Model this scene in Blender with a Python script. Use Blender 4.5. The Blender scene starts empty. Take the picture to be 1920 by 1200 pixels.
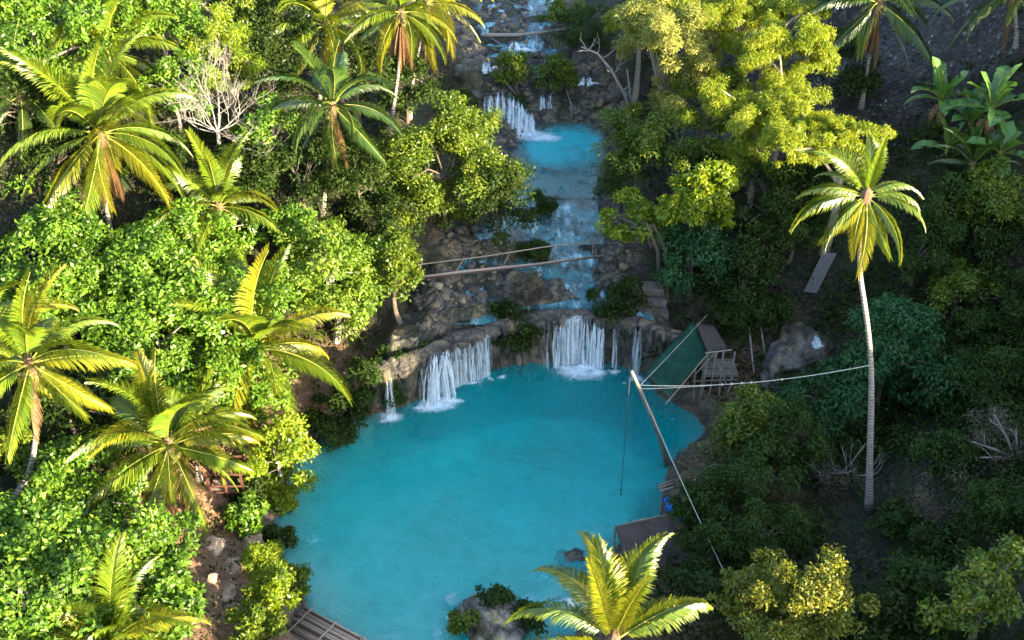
import bpy, math, random, zlib
SUN_EL_DEG = 15.0; EXPOSURE = 2.85
import numpy as np
from mathutils import Vector
R = math.radians
sc = bpy.context.scene
COL = sc.collection

# ------------------------------------------------------------------ camera numbers, used to read positions off the photograph
CAM = np.array([0.0, 0.0, 44.0]); PITCH = R(35.0); FPX = 2059.0
FWD = np.array([0, math.cos(PITCH), -math.sin(PITCH)]); UPV = np.array([0, math.sin(PITCH), math.cos(PITCH)])

def ray(px, py):
    return FWD + np.array([1.0, 0, 0]) * (px - 960) / FPX - UPV * (py - 600) / FPX
def at_z(px, py, z):
    d = ray(px, py); return CAM + d * ((z - CAM[2]) / d[2])
def at_y(px, py, y):
    d = ray(px, py); return CAM + d * (y / d[1])
def mpp(p):                                   # metres per photograph pixel at a world point
    return float(np.dot(np.asarray(p) - CAM, FWD)) / FPX

# ------------------------------------------------------------------ noise
def _hash(ix, iy, iz, seed):
    h = (ix * 374761393 + iy * 668265263 + iz * 1274126177 + seed * 974634533) & 0xFFFFFFFF
    h = ((h ^ (h >> 13)) * 1274126177) & 0xFFFFFFFF
    h = ((h ^ (h >> 15)) * 2246822519) & 0xFFFFFFFF
    return ((h ^ (h >> 16)) & 0xFFFFFF) / float(0xFFFFFF)
def vnoise(x, y, z=0.0, seed=0):
    x, y, z = np.broadcast_arrays(np.asarray(x, float), np.asarray(y, float), np.asarray(z, float))
    fx, fy, fz = np.floor(x), np.floor(y), np.floor(z)
    ix, iy, iz = fx.astype(np.int64), fy.astype(np.int64), fz.astype(np.int64)
    u, v, w = x - fx, y - fy, z - fz
    u = u*u*(3-2*u); v = v*v*(3-2*v); w = w*w*(3-2*w)
    r = 0
    for a in (0, 1):
        for b in (0, 1):
            for c in (0, 1):
                r = r + _hash(ix+a, iy+b, iz+c, seed) * (u if a else 1-u) * (v if b else 1-v) * (w if c else 1-w)
    return r * 2 - 1
def fbm(x, y, z=0.0, seed=0, octv=4, gain=.5):
    s = 0; a = 1.0; f = 1.0
    for o in range(octv):
        s = s + a * vnoise(np.asarray(x)*f, np.asarray(y)*f, np.asarray(z)*f, seed + o*17); a *= gain; f *= 2.03
    return s
def smooth(a, b, x):
    t = np.clip((np.asarray(x, float) - a) / (b - a), 0, 1); return t*t*(3-2*t)

# ------------------------------------------------------------------ mesh helpers
class MB:
    """collects vertices and faces, then links them as ONE mesh object"""
    def __init__(s): s.v = []; s.f = []; s.n = 0; s.mi = []; s.cur = 0; s.rnd = []
    def add(s, verts, faces, rnd=None):
        verts = np.asarray(verts, float).reshape(-1, 3)
        s.v.append(verts); k = len(faces)
        s.f += [tuple(int(i) + s.n for i in f) for f in faces]; s.mi += [s.cur] * k
        s.rnd += ([random.random()] * k if rnd is None else list(rnd))
        s.n += len(verts)
    def tube(s, pts, rad, sides=6, cap=True, rnd=None):
        P = np.asarray(pts, float); n = len(P); rad = np.broadcast_to(np.asarray(rad, float), (n,))
        T = np.gradient(P, axis=0); T /= np.linalg.norm(T, axis=1)[:, None] + 1e-9
        ref = np.array([0.31, 0.12, 0.94]) if abs(T[0][2]) < .8 else np.array([0.95, 0.22, 0.1])
        V = []
        for i in range(n):
            a = np.cross(T[i], ref); a /= np.linalg.norm(a) + 1e-9; b = np.cross(T[i], a); ref = -np.cross(T[i], a) if False else ref
            an = np.arange(sides) / sides * 2 * math.pi
            V.append(P[i] + rad[i] * (np.cos(an)[:, None] * a + np.sin(an)[:, None] * b))
        F = []
        for i in range(n-1):
            for k in range(sides):
                k2 = (k+1) % sides
                F.append((i*sides+k, i*sides+k2, (i+1)*sides+k2, (i+1)*sides+k))
        if cap: F.append(tuple(range(sides-1, -1, -1))); F.append(tuple((n-1)*sides + k for k in range(sides)))
        s.add(np.concatenate(V), F, None if rnd is None else [rnd]*len(F))
    def box(s, c, size, rot=0.0, tilt=(0, 0)):
        hx, hy, hz = np.asarray(size, float) / 2
        V = np.array([[x, y, z] for x in (-hx, hx) for y in (-hy, hy) for z in (-hz, hz)])
        ca, sa = math.cos(tilt[0]), math.sin(tilt[0]); V = V @ np.array([[1, 0, 0], [0, ca, sa], [0, -sa, ca]])
        ca, sa = math.cos(tilt[1]), math.sin(tilt[1]); V = V @ np.array([[ca, 0, -sa], [0, 1, 0], [sa, 0, ca]])
        ca, sa = math.cos(rot), math.sin(rot); V = V @ np.array([[ca, sa, 0], [-sa, ca, 0], [0, 0, 1]])
        s.add(V + np.asarray(c, float), [(0,1,3,2), (4,6,7,5), (0,4,5,1), (2,3,7,6), (0,2,6,4), (1,5,7,3)])
    def build(s, name, m, parent=None, loc=(0, 0, 0), smooth_=False):
        me = bpy.data.meshes.new(name)
        me.from_pydata(np.concatenate(s.v).tolist() if s.v else [], [], s.f)
        for mm in (m if isinstance(m, (list, tuple)) else [m]): me.materials.append(mm)
        if any(s.mi): me.polygons.foreach_set('material_index', s.mi)
        at = me.attributes.new('rnd', 'FLOAT', 'FACE'); at.data.foreach_set('value', np.asarray(s.rnd, np.float32))
        if smooth_: me.polygons.foreach_set('use_smooth', [True]*len(me.polygons))
        o = bpy.data.objects.new(name, me); COL.objects.link(o); o.location = loc
        if parent: o.parent = parent
        return o

def quads_mesh(name, V4, rnd, m):             # V4 (n,4,3): fast mesh of separate leaves
    n = len(V4); me = bpy.data.meshes.new(name)
    me.vertices.add(n*4); me.vertices.foreach_set('co', V4.reshape(-1).astype(np.float32))
    me.loops.add(n*4); me.loops.foreach_set('vertex_index', np.arange(n*4, dtype=np.int32))
    me.polygons.add(n); me.polygons.foreach_set('loop_start', np.arange(0, n*4, 4, dtype=np.int32))
    me.polygons.foreach_set('loop_total', np.full(n, 4, np.int32))
    me.materials.append(m); me.update(calc_edges=True)
    at = me.attributes.new('rnd', 'FLOAT', 'FACE'); at.data.foreach_set('value', np.asarray(rnd, np.float32))
    return me
def link(name, me, parent=None, loc=(0, 0, 0)):
    o = bpy.data.objects.new(name, me); COL.objects.link(o); o.location = loc
    if parent: o.parent = parent
    return o
def grid_mesh(name, P, m, attrs=None, parent=None, smooth_=True):
    ny, nx = P.shape[:2]; me = bpy.data.meshes.new(name)
    idx = np.arange(ny*nx).reshape(ny, nx)
    F = np.stack([idx[:-1, :-1], idx[:-1, 1:], idx[1:, 1:], idx[1:, :-1]], -1).reshape(-1, 4); n = len(F)
    me.vertices.add(ny*nx); me.vertices.foreach_set('co', P.reshape(-1).astype(np.float32))
    me.loops.add(n*4); me.loops.foreach_set('vertex_index', F.reshape(-1).astype(np.int32))
    me.polygons.add(n); me.polygons.foreach_set('loop_start', np.arange(0, n*4, 4, dtype=np.int32))
    me.polygons.foreach_set('loop_total', np.full(n, 4, np.int32))
    me.materials.append(m); me.update(calc_edges=True)
    for k, a in (attrs or {}).items():
        at = me.attributes.new(k, 'FLOAT', 'POINT'); at.data.foreach_set('value', np.asarray(a, np.float32).reshape(-1))
    if smooth_: me.polygons.foreach_set('use_smooth', np.ones(n, bool))
    return link(name, me, parent)

def tag(o, label, cat, group=None):
    o['label'] = label; o['category'] = cat
    if group: o['group'] = group
    return o
def thing(name, loc, label, cat, group=None):
    o = bpy.data.objects.new(name, None); COL.objects.link(o); o.location = tuple(float(c) for c in loc); o.empty_display_size = .3
    return tag(o, label, cat, group)
def kind(o, k): o['kind'] = k; return o
def seed_of(s): return zlib.crc32(s.encode()) & 0x7FFFFFFF

# ------------------------------------------------------------------ materials
def new_mat(name):
    m = bpy.data.materials.new(name); m.use_nodes = True; nt = m.node_tree; nt.nodes.clear()
    out = nt.nodes.new('ShaderNodeOutputMaterial')
    return m, nt, out
def N(nt, t, **kw):
    n = nt.nodes.new(t)
    for k, v in kw.items():
        if k.startswith('_'): setattr(n, k[1:], v)
        else: n.inputs[k.replace('__', ' ')].default_value = v
    return n
def noise(nt, scale, detail=4, rough=.55, coord='Object', vec=None, dist=0.0):
    n = N(nt, 'ShaderNodeTexNoise', Scale=scale, Detail=detail, Roughness=rough, Distortion=dist)
    if vec is None:
        c = N(nt, 'ShaderNodeTexCoord'); nt.links.new(c.outputs[coord], n.inputs['Vector'])
    else: nt.links.new(vec, n.inputs['Vector'])
    return n.outputs['Fac']
def ramp(nt, fac, stops):
    r = N(nt, 'ShaderNodeValToRGB'); e = r.color_ramp.elements
    while len(e) < len(stops): e.new(.5)
    for el, (p, c) in zip(e, stops): el.position = p; el.color = (*c, 1) if len(c) == 3 else c
    nt.links.new(fac, r.inputs['Fac']); return r.outputs['Color']
def mixc(nt, fac, a, b, mode='MIX'):
    n = N(nt, 'ShaderNodeMix', _data_type='RGBA', _blend_type=mode)
    for s, v in ((0, fac), (6, a), (7, b)):
        if hasattr(v, 'links') or hasattr(v, 'is_linked'): nt.links.new(v, n.inputs[s])
        else: n.inputs[s].default_value = v if s == 0 else (*v, 1)
    return n.outputs[2]
def math_(nt, op, a, b=0.0, clamp=False):
    n = N(nt, 'ShaderNodeMath', _operation=op, _use_clamp=clamp)
    for i, v in ((0, a), (1, b)):
        if hasattr(v, 'is_linked'): nt.links.new(v, n.inputs[i])
        else: n.inputs[i].default_value = v
    return n.outputs[0]
def attr(nt, name): return N(nt, 'ShaderNodeAttribute', _attribute_name=name).outputs['Fac']
def bump(nt, h, strength=.5, dist=.1):
    b = N(nt, 'ShaderNodeBump', Strength=strength, Distance=dist); nt.links.new(h, b.inputs['Height']); return b.outputs['Normal']

def leaf_mat(name, stops, trans=.35, rough=.38, spec=.5, tcol=None):
    m, nt, out = new_mat(name)
    f = attr(nt, 'rnd'); col = ramp(nt, f, stops)
    geo = N(nt, 'ShaderNodeNewGeometry')
    big = noise(nt, .55, 2)
    col = mixc(nt, math_(nt, 'MULTIPLY', big, .5), col, mixc(nt, .65, col, (0.10, 0.075, 0.012)))
    p = N(nt, 'ShaderNodeBsdfPrincipled', Roughness=rough); p.inputs['Specular IOR Level'].default_value = spec
    nt.links.new(col, p.inputs['Base Color'])
    t = N(nt, 'ShaderNodeBsdfTranslucent'); nt.links.new(mixc(nt, .5, col, tcol or (.16, .24, .015)), t.inputs['Color'])
    mx = N(nt, 'ShaderNodeMixShader', Fac=trans)
    nt.links.new(p.outputs[0], mx.inputs[1]); nt.links.new(t.outputs[0], mx.inputs[2]); nt.links.new(mx.outputs[0], out.inputs['Surface'])
    return m
def solid_mat(name, stops, scale=3.0, rough=.8, bumps=.4, bscale=None, stretch=None, spec=.3, use_rnd=.0, metal=0):
    """procedural surface: noise colour, fine bump; stretch = mapping scale for grain"""
    m, nt, out = new_mat(name)
    c = N(nt, 'ShaderNodeTexCoord'); mp = N(nt, 'ShaderNodeMapping'); mp.inputs['Scale'].default_value = stretch or (1, 1, 1)
    nt.links.new(c.outputs['Object'], mp.inputs['Vector'])
    f = noise(nt, scale, 6, .62, vec=mp.outputs['Vector'])
    if use_rnd: f = math_(nt, 'ADD', math_(nt, 'MULTIPLY', f, 1-use_rnd), math_(nt, 'MULTIPLY', attr(nt, 'rnd'), use_rnd))
    col = ramp(nt, f, stops)
    p = N(nt, 'ShaderNodeBsdfPrincipled', Roughness=rough, Metallic=metal); p.inputs['Specular IOR Level'].default_value = spec
    nt.links.new(col, p.inputs['Base Color'])
    h = noise(nt, bscale or scale*3, 6, .65, vec=mp.outputs['Vector'])
    nt.links.new(bump(nt, h, bumps, .08), p.inputs['Normal'])
    nt.links.new(p.outputs[0], out.inputs['Surface']); return m

M = {}
# broad leaves: (dark, mid, light)
M['broad'] = leaf_mat('leaf_broad', [(0, (.018, .07, .004)), (.45, (.065, .165, .008)), (.8, (.13, .255, .014)), (1, (.22, .33, .03))], .33, .48, .42, (.24, .36, .008))
M['deep'] = leaf_mat('leaf_deep_shaded', [(0, (0.0032, 0.0184, 0.0027)), (.6, (0.0092, 0.0378, 0.0054)), (1, (0.0243, 0.0675, 0.0076))], .28, .55, .16, (.05, .15, .008))  # dark green lowered further, so part of the crowns' shade is in the colour
M['under'] = leaf_mat('leaf_undergrowth', [(0, (0.0029, 0.0130, 0.0022)), (.7, (0.0072, 0.0288, 0.0050)), (1, (0.0216, 0.0540, 0.0086))], .2, .6, .1, (.03, .08, .006))  # darkened so the gaps under the crowns read as deep shade
M['dull'] = leaf_mat('leaf_dull', [(0, (0.0072, 0.0274, 0.0043)), (.6, (0.0202, 0.0590, 0.0086)), (1, (0.0468, 0.1044, 0.0130))], .3, .55, .16, (.08, .2, .01))  # scaled down for the shaded bank, shade partly in the colour
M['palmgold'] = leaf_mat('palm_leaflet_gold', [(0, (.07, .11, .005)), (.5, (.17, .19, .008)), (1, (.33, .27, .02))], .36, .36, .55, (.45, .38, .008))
M['teal'] = leaf_mat('leaf_bluegreen', [(0, (0.0043, 0.0396, 0.0144)), (.6, (0.0115, 0.0792, 0.0259)), (1, (0.0360, 0.1296, 0.0360))], .3, .55, .2, (.05, .22, .05))  # blue-green scaled down too, deepening shade through the leaf colour
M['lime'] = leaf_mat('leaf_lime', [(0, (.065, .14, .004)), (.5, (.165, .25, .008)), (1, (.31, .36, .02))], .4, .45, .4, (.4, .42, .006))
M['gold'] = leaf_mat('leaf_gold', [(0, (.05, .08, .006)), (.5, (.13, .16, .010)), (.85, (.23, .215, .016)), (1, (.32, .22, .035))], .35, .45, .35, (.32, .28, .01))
M['olive'] = leaf_mat('leaf_olive', [(0, (.02, .06, .004)), (.5, (.07, .13, .007)), (.9, (.17, .21, .010)), (1, (.24, .19, .015))], .33, .45, .35, (.24, .28, .006))
M['pale'] = leaf_mat('leaf_pale', [(0, (.14, .18, .02)), (.5, (.28, .29, .05)), (1, (.42, .38, .1))], .38, .5, .35, (.42, .4, .05))
M['brush'] = leaf_mat('leaf_dry', [(0, (0.0360, 0.0360, 0.0216)), (.5, (0.0720, 0.0648, 0.0432)), (1, (0.1224, 0.1080, 0.0720))], .2, .6, .2, (.1, .1, .05))
M['palm'] = leaf_mat('palm_leaflet', [(0, (.035, .095, .006)), (.5, (.09, .165, .009)), (.85, (.18, .22, .012)), (1, (.28, .25, .025))], .38, .34, .6, (.36, .36, .008))
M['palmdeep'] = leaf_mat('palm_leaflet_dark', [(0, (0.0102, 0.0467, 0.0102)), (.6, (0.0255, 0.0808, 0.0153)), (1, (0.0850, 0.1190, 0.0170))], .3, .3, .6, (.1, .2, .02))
M['palmdead'] = leaf_mat('palm_leaflet_dead', [(0, (.07, .035, .018)), (.6, (.15, .075, .035)), (1, (.27, .16, .08))], .25, .6, .3, (.3, .14, .04))
M['banana'] = leaf_mat('banana_leaf', [(0, (0.0270, 0.0990, 0.0180)), (.6, (0.0540, 0.1530, 0.0270)), (1, (0.1080, 0.1980, 0.0450))], .35, .35, .5, (.14, .3, .02))
M['bark'] = solid_mat('bark_brown', [(.3, (.05, .038, .028)), (.7, (.15, .12, .09))], 5, .9, .7, stretch=(3, 3, .8))
M['barkpale'] = solid_mat('bark_pale', [(.3, (0.1200, 0.1050, 0.0825)), (.7, (0.2550, 0.2325, 0.2025))], 5, .85, .5, stretch=(3, 3, .8))
M['deadwood'] = solid_mat('dead_wood', [(.3, (0.1400, 0.1260, 0.1155)), (.7, (0.2800, 0.2590, 0.2380))], 6, .8, .4, stretch=(2, 2, .6))
M['greywood'] = solid_mat('weathered_wood', [(.3, (.13, .115, .1)), (.7, (.32, .28, .24))], 6, .85, .5, stretch=(2, 2, .7))
M['rachis'] = solid_mat('palm_rachis', [(.3, (.12, .15, .02)), (.7, (.24, .24, .04))], 4, .5, .2)
M['sheath'] = solid_mat('palm_fibre', [(.3, (.07, .04, .022)), (.7, (.2, .12, .07))], 12, .9, .8)
M['nut'] = solid_mat('coconut_husk', [(.3, (.08, .1, .02)), (.7, (.2, .15, .05))], 5, .5, .2)
def palm_bark():
    m, nt, out = new_mat('palm_bark')
    c = N(nt, 'ShaderNodeTexCoord')
    w = N(nt, 'ShaderNodeTexWave', _bands_direction='Z', Scale=1.6, Distortion=1.5, Detail=3); nt.links.new(c.outputs['Object'], w.inputs['Vector'])
    n = noise(nt, 2.2, 5); f = math_(nt, 'ADD', math_(nt, 'MULTIPLY', w.outputs['Fac'], .35), math_(nt, 'MULTIPLY', n, .65))
    p = N(nt, 'ShaderNodeBsdfPrincipled', Roughness=.75)
    nt.links.new(ramp(nt, f, [(.25, (.10, .08, .065)), (.5, (.22, .185, .155)), (.8, (.34, .3, .26))]), p.inputs['Base Color'])
    nt.links.new(bump(nt, f, .5, .05), p.inputs['Normal']); nt.links.new(p.outputs[0], out.inputs['Surface']); return m
M['palmbark'] = palm_bark()
M['bamboo'] = solid_mat('bamboo_grey', [(.3, (.11, .09, .065)), (.7, (.26, .21, .155))], 4, .6, .3, stretch=(1, 1, 1), use_rnd=.45)
M['bamboowarm'] = solid_mat('bamboo_brown', [(.25, (0.0558, 0.0372, 0.0279)), (.5, (0.1488, 0.1054, 0.0806)), (.8, (0.2790, 0.2170, 0.1736))], 4, .6, .3, use_rnd=.7)
M['thatch'] = solid_mat('thatch', [(.3, (.035, .026, .022)), (.5, (.09, .066, .055)), (.72, (.19, .15, .13))], 9, .95, 1.0, stretch=(6, 1.2, 2))
M['rope'] = solid_mat('rope_fibre', [(.3, (.3, .28, .24)), (.7, (.5, .47, .42))], 20, .8, .4)
M['ropedark'] = solid_mat('rope_dark', [(.3, (.025, .03, .035)), (.7, (.06, .065, .07))], 20, .8, .4)
M['tarpgreen'] = solid_mat('tarp_green', [(.3, (.002, .022, .012)), (.55, (.004, .036, .02)), (.72, (.016, .075, .045))], 1.1, .5, .35, bscale=5)
M['tarpblue'] = solid_mat('tarp_blue', [(.3, (.01, .08, .35)), (.7, (.03, .2, .6))], 3, .4, .5)
M['concrete'] = solid_mat('old_concrete', [(.3, (.07, .055, .046)), (.7, (.18, .145, .125))], 2.2, .9, .4)
M['board'] = solid_mat('grey_board', [(.3, (0.0630, 0.0588, 0.0588)), (.7, (0.1260, 0.1176, 0.1134))], 3, .8, .3, stretch=(4, 4, 1))
M['redwood'] = solid_mat('brown_painted_wood', [(.3, (.05, .022, .016)), (.7, (.12, .05, .035))], 4, .7, .3)

def vor_edge(nt, scale, vec):
    v = N(nt, 'ShaderNodeTexVoronoi', _feature='DISTANCE_TO_EDGE', Scale=scale); nt.links.new(vec, v.inputs['Vector']); return v.outputs['Distance']
def warped(nt, scale=(1, 1, 1), amt=.6, ns=1.3):
    c = N(nt, 'ShaderNodeTexCoord'); mp = N(nt, 'ShaderNodeMapping'); mp.inputs['Scale'].default_value = scale; nt.links.new(c.outputs['Object'], mp.inputs['Vector'])
    n = N(nt, 'ShaderNodeTexNoise', Scale=ns, Detail=4); nt.links.new(mp.outputs[0], n.inputs['Vector'])
    a = N(nt, 'ShaderNodeVectorMath', _operation='MULTIPLY_ADD'); nt.links.new(n.outputs['Color'], a.inputs[0]); a.inputs[1].default_value = (amt,)*3; nt.links.new(mp.outputs[0], a.inputs[2])
    return a.outputs[0]
def rock_colour(nt, k=1.0, zs=1.0):
    """grey-tan limestone with ochre and moss patches, dark cracks that carry relief shade in the colour; returns colour, height"""
    v = warped(nt, (1, 1, zs), 1.15, 1.0); n1 = noise(nt, 1.0, 8, .68, vec=v); n2 = noise(nt, 4.5, 7, .72, vec=v); n3 = noise(nt, .45, 4, .6, vec=v)
    e1 = vor_edge(nt, .62, v); e2 = vor_edge(nt, 2.1, v)
    col = ramp(nt, n1, [(.3, (.03*k, .029*k, .028*k)), (.43, (.105*k, .088*k, .072*k)), (.53, (.2*k, .165*k, .13*k)), (.6, (.24*k, .17*k, .075*k)), (.7, (.3*k, .26*k, .22*k)), (.82, (.42*k, .38*k, .34*k))])
    col = mixc(nt, ramp(nt, n2, [(.36, (1, 1, 1)), (.5, (0, 0, 0))]), col, mixc(nt, .85, col, (.010, .012, .012)))
    crack = math_(nt, 'MULTIPLY', ramp(nt, e1, [(0, (.12, .12, .12)), (.09, (1, 1, 1))]), ramp(nt, e2, [(0, (.55, .55, .55)), (.1, (1, 1, 1))]))
    col = mixc(nt, crack, (.012, .012, .011), col)
    col = mixc(nt, math_(nt, 'MULTIPLY', ramp(nt, n3, [(.5, (0, 0, 0)), (.64, (1, 1, 1))]), .6), col, (.028, .045, .010))
    h = math_(nt, 'ADD', math_(nt, 'MULTIPLY', crack, .5), math_(nt, 'ADD', n2, n1))
    return col, h

M['raft'] = solid_mat('raft_bamboo', [(.25, (.07, .042, .028)), (.5, (.19, .12, .08)), (.8, (.36, .26, .19))], 3, .7, .4, use_rnd=.75)
M['plume'] = leaf_mat('leaf_bamboo', [(0, (.08, .15, .004)), (.5, (.19, .26, .008)), (1, (.36, .38, .025))], .48, .45, .35, (.46, .44, .006))

M['rockdrowned'] = solid_mat('drowned_limestone', [(.25, (.42, .42, .36)), (.5, (.66, .65, .56)), (.75, (.84, .83, .74))], 2.2, .8, .8, bscale=5)
M['fresh'] = leaf_mat('leaf_fresh', [(0, (.035, .095, .006)), (.5, (.105, .205, .012)), (1, (.24, .32, .035))], .38, .45, .42, (.3, .38, .01))
# ------------------------------------------------------------------ terrain
POOL = np.array([at_z(px, py, 0)[:2] for px, py in [
    (738, 768), (690, 780), (640, 792), (596, 828), (556, 866), (534, 912), (512, 972), (508, 1020), (535, 1070), (566, 1110),
    (590, 1180), (640, 1260), (760, 1330), (950, 1330), (1060, 1240), (1090, 1160), (1120, 1090), (1160, 1020), (1238, 968), (1244, 915),
    (1256, 868), (1292, 838), (1326, 806), (1300, 775), (1235, 742), (1206, 700), (1150, 678), (1060, 674), (1000, 672), (930, 690), (862, 708), (796, 742)]])
def sd_pool(x, y):
    x = np.asarray(x, float); y = np.asarray(y, float); d = np.full(x.shape, 1e9); ins = np.zeros(x.shape, bool)
    n = len(POOL)
    for i in range(n):
        a = POOL[i]; b = POOL[(i+1) % n]; e = b - a
        t = np.clip(((x-a[0])*e[0] + (y-a[1])*e[1]) / (e @ e), 0, 1)
        d = np.minimum(d, np.hypot(x-a[0]-t*e[0], y-a[1]-t*e[1]))
        c = (a[1] > y) != (b[1] > y)
        with np.errstate(divide='ignore', invalid='ignore'):
            ins ^= c & (x < (b[0]-a[0]) * (y-a[1]) / (b[1]-a[1] + 1e-12) + a[0])
    return np.where(ins, -d, d)
def front(x):                                  # y of the foot of the lower falls' cliff
    return np.interp(x, [-14, -7.6, -5.9, -3.5, -1.0, 1.5, 3.6, 6, 8.4, 12], [52, 53.4, 54.3, 56.2, 57.2, 58.1, 58.3, 58.2, 57.4, 55.5])
def zfloor(y):
    return np.interp(y, [50, 57, 59, 62, 67, 72, 85.5, 87, 88.6, 91, 94, 96, 104, 130, 300], [.5, 2.2, 3.6, 3.8, 4.3, 4.6, 4.75, 5.6, 7.1, 7.6, 8.3, 9.0, 9.8, 13, 34])
def rx(y): return np.interp(y, [56, 62, 68, 76, 86, 90, 95, 103, 125], [1.6, .8, 2.2, 3.6, 4.0, 2.0, -.4, .6, 6])
def rhw(y): return np.interp(y, [56, 60, 64, 70, 76, 82, 86.5, 90, 95, 103, 125], [6.8, 6.4, 5.6, 4.0, 3.3, 4.2, 4.9, 4.2, 3.6, 3.4, 3])
def crest(u): return np.interp(u, [0, 10, 22, 26, 31.5, 34.5, 36.8, 39, 42, 49, 61, 65, 72, 76, 85], [11, 12, 12, 13.5, 13.6, 16.5, 13.5, 14.5, 18.7, 20, 21.5, 22, 25, 29, 33])  # height of the unseen right ridge, shaped to cast shade over the valley

def terrain(x, y, full=False):
    x = np.asarray(x, float); y = np.asarray(y, float)
    d = sd_pool(x, y); north = smooth(55, 62, y)
    cx = rx(y); dn = np.maximum(np.abs(x - cx) - rhw(y), 0)
    ds = np.maximum(d, 0); dist = ds*(1-north) + dn*north
    mid = np.interp(y, [20, 34, 45, 55], [0, 0, -.5, 1.0])*(1-north) + cx*north
    right = smooth(-3, 3, x - mid)
    w1 = fbm(x*.09, y*.09, seed=5, octv=3)
    dd = np.maximum(dist + w1*1.6*smooth(2, 8, dist), 0)
    left_rise = np.interp(dd, [0, 2, 6, 15, 30, 60, 200], [0, .9, 2.7, 7.6, 14.5, 24, 40])
    k = .62 + .1*smooth(60, 35, y)
    rr = np.interp(dd, [0, 1.5, 9, 12], [0, .6, 2.1, 3.0]) + np.maximum(dd-12, 0)*k + np.maximum(dd-25, 0)*.7
    cr = crest(.626*x + .78*y); rr = np.where(rr > cr-3, cr-3 + 3*np.tanh((rr-cr+3)/3), rr)
    rr = np.where(x > 66, rr - (x-66)*.25, rr)
    left_rise = left_rise * (1 - .6*smooth(36, 20, y)*smooth(-30, -10, x))
    fl = zfloor(y)
    base = (.04 + .41*smooth(0, 1.3, d))*(1-north) + fl*north
    z = base + left_rise*(1-right) + rr*right
    # the ledge of the lower falls
    inx = smooth(-9.8, -7.4, x) * smooth(11.5, 9.0, x)
    led = smooth(.5, 1.6, y - front(x)) * inx
    ledge_z = np.interp(x, [-9, -6, -1, 2, 5, 9, 12], [3.3, 3.3, 3.5, 3.7, 3.75, 3.6, 3.2]) + np.maximum(y-58, 0)*.06
    z = np.where(y < 66, np.where(led > 0, np.maximum(z*(1-led*(y<60)) + 0*z, 0)*(1-led) + np.maximum(ledge_z, z*smooth(58, 64, y))*led, z), z)
    z = z + fbm(x*.35, y*.35, seed=9, octv=4)*.34*smooth(.2, 3, np.maximum(dist, led*1.6))
    z = z + fbm(x*1.1, y*1.1, seed=12, octv=3)*.13*smooth(0, 1.0, np.maximum(ds, 0))
    # rocks and hollows of the terraces between the falls
    ter = smooth(.7, 2.2, y - front(x)) * smooth(54, 55, y) * smooth(1.5, 0, dn) * smooth(100, 92, y)
    lump = fbm(x*.42+3, y*.5, seed=21, octv=4)
    z = z + ter*(lump*.62 + .06 + .3*smooth(2.2, .5, x)*smooth(66, 63, y))*np.where((y > 72) & (y < 85), .35, 1.0)
    z = z + ter*(.16*np.abs(fbm(x*1.4, y*1.6, seed=25, octv=4)) + .45*smooth(-1.6, .2, np.abs(x-cx)-rhw(y)))
    # main channel to the fall on the right, kept low
    ch = np.exp(-((x - np.interp(y, [57, 60, 64, 70], [4.6, 4.5, 4.0, 3.4]))/1.9)**2) * smooth(57.5, 59.5, y) * smooth(74, 68, y)
    z = z - ch*.95
    # pool bed
    dm = np.interp(y + .22*x, [30, 36, 41, 46, 51, 55, 60], [.35, .5, .85, 1.5, 2.6, 4.2, 5.2]) + 1.4*smooth(4, 10, x)*smooth(36, 44, y) + .8*smooth(-8, -12, x)*smooth(40, 45, y)
    dep = dm*smooth(0, 4.2, -d) + .25*smooth(0, .5, -d)
    dep = np.where(inx > .5, np.maximum(dep, dm*.8*smooth(0, 1.0, -d)), dep)
    bed = -dep + fbm(x*.5, y*.5, seed=31, octv=4)*.12*smooth(0, 2, -d)
    z = np.where(d < 0, np.minimum(bed, -.02 - .3*smooth(0, .6, -d)), z)
    # second pool's basin
    d2 = np.hypot((x-4.2)/4.6, (y-80.5)/5.2)
    z = z - 1.3*smooth(1.05, .45, d2)
    z = np.where((y > 66) & (y < 80) & (dn < .3), np.minimum(z, 4.62 - .35*smooth(0, 1.2, rhw(y) - np.abs(x-cx)) - .5*smooth(72, 66, y) + .3*np.maximum(lump, 0)), z)
    if full: return z, d, dist, north, led, right
    return z
def tz(x, y): return float(terrain(np.array([x]), np.array([y]))[0])
def on_ground(px, py, h=0.0):                 # where the sight line comes within h of the ground
    dr = ray(px, py); t = np.linspace(20, 240, 2600)
    P = CAM + dr[None]*t[:, None]
    g = P[:, 2] - terrain(P[:, 0], P[:, 1]) - h
    i = int(np.argmax(g < 0)) if (g < 0).any() else len(t)-1
    i = max(i, 1); a, b = g[i-1], g[i]
    return CAM + dr*(t[i-1] + (t[i]-t[i-1])*(a/(a-b+1e-9)))

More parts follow.
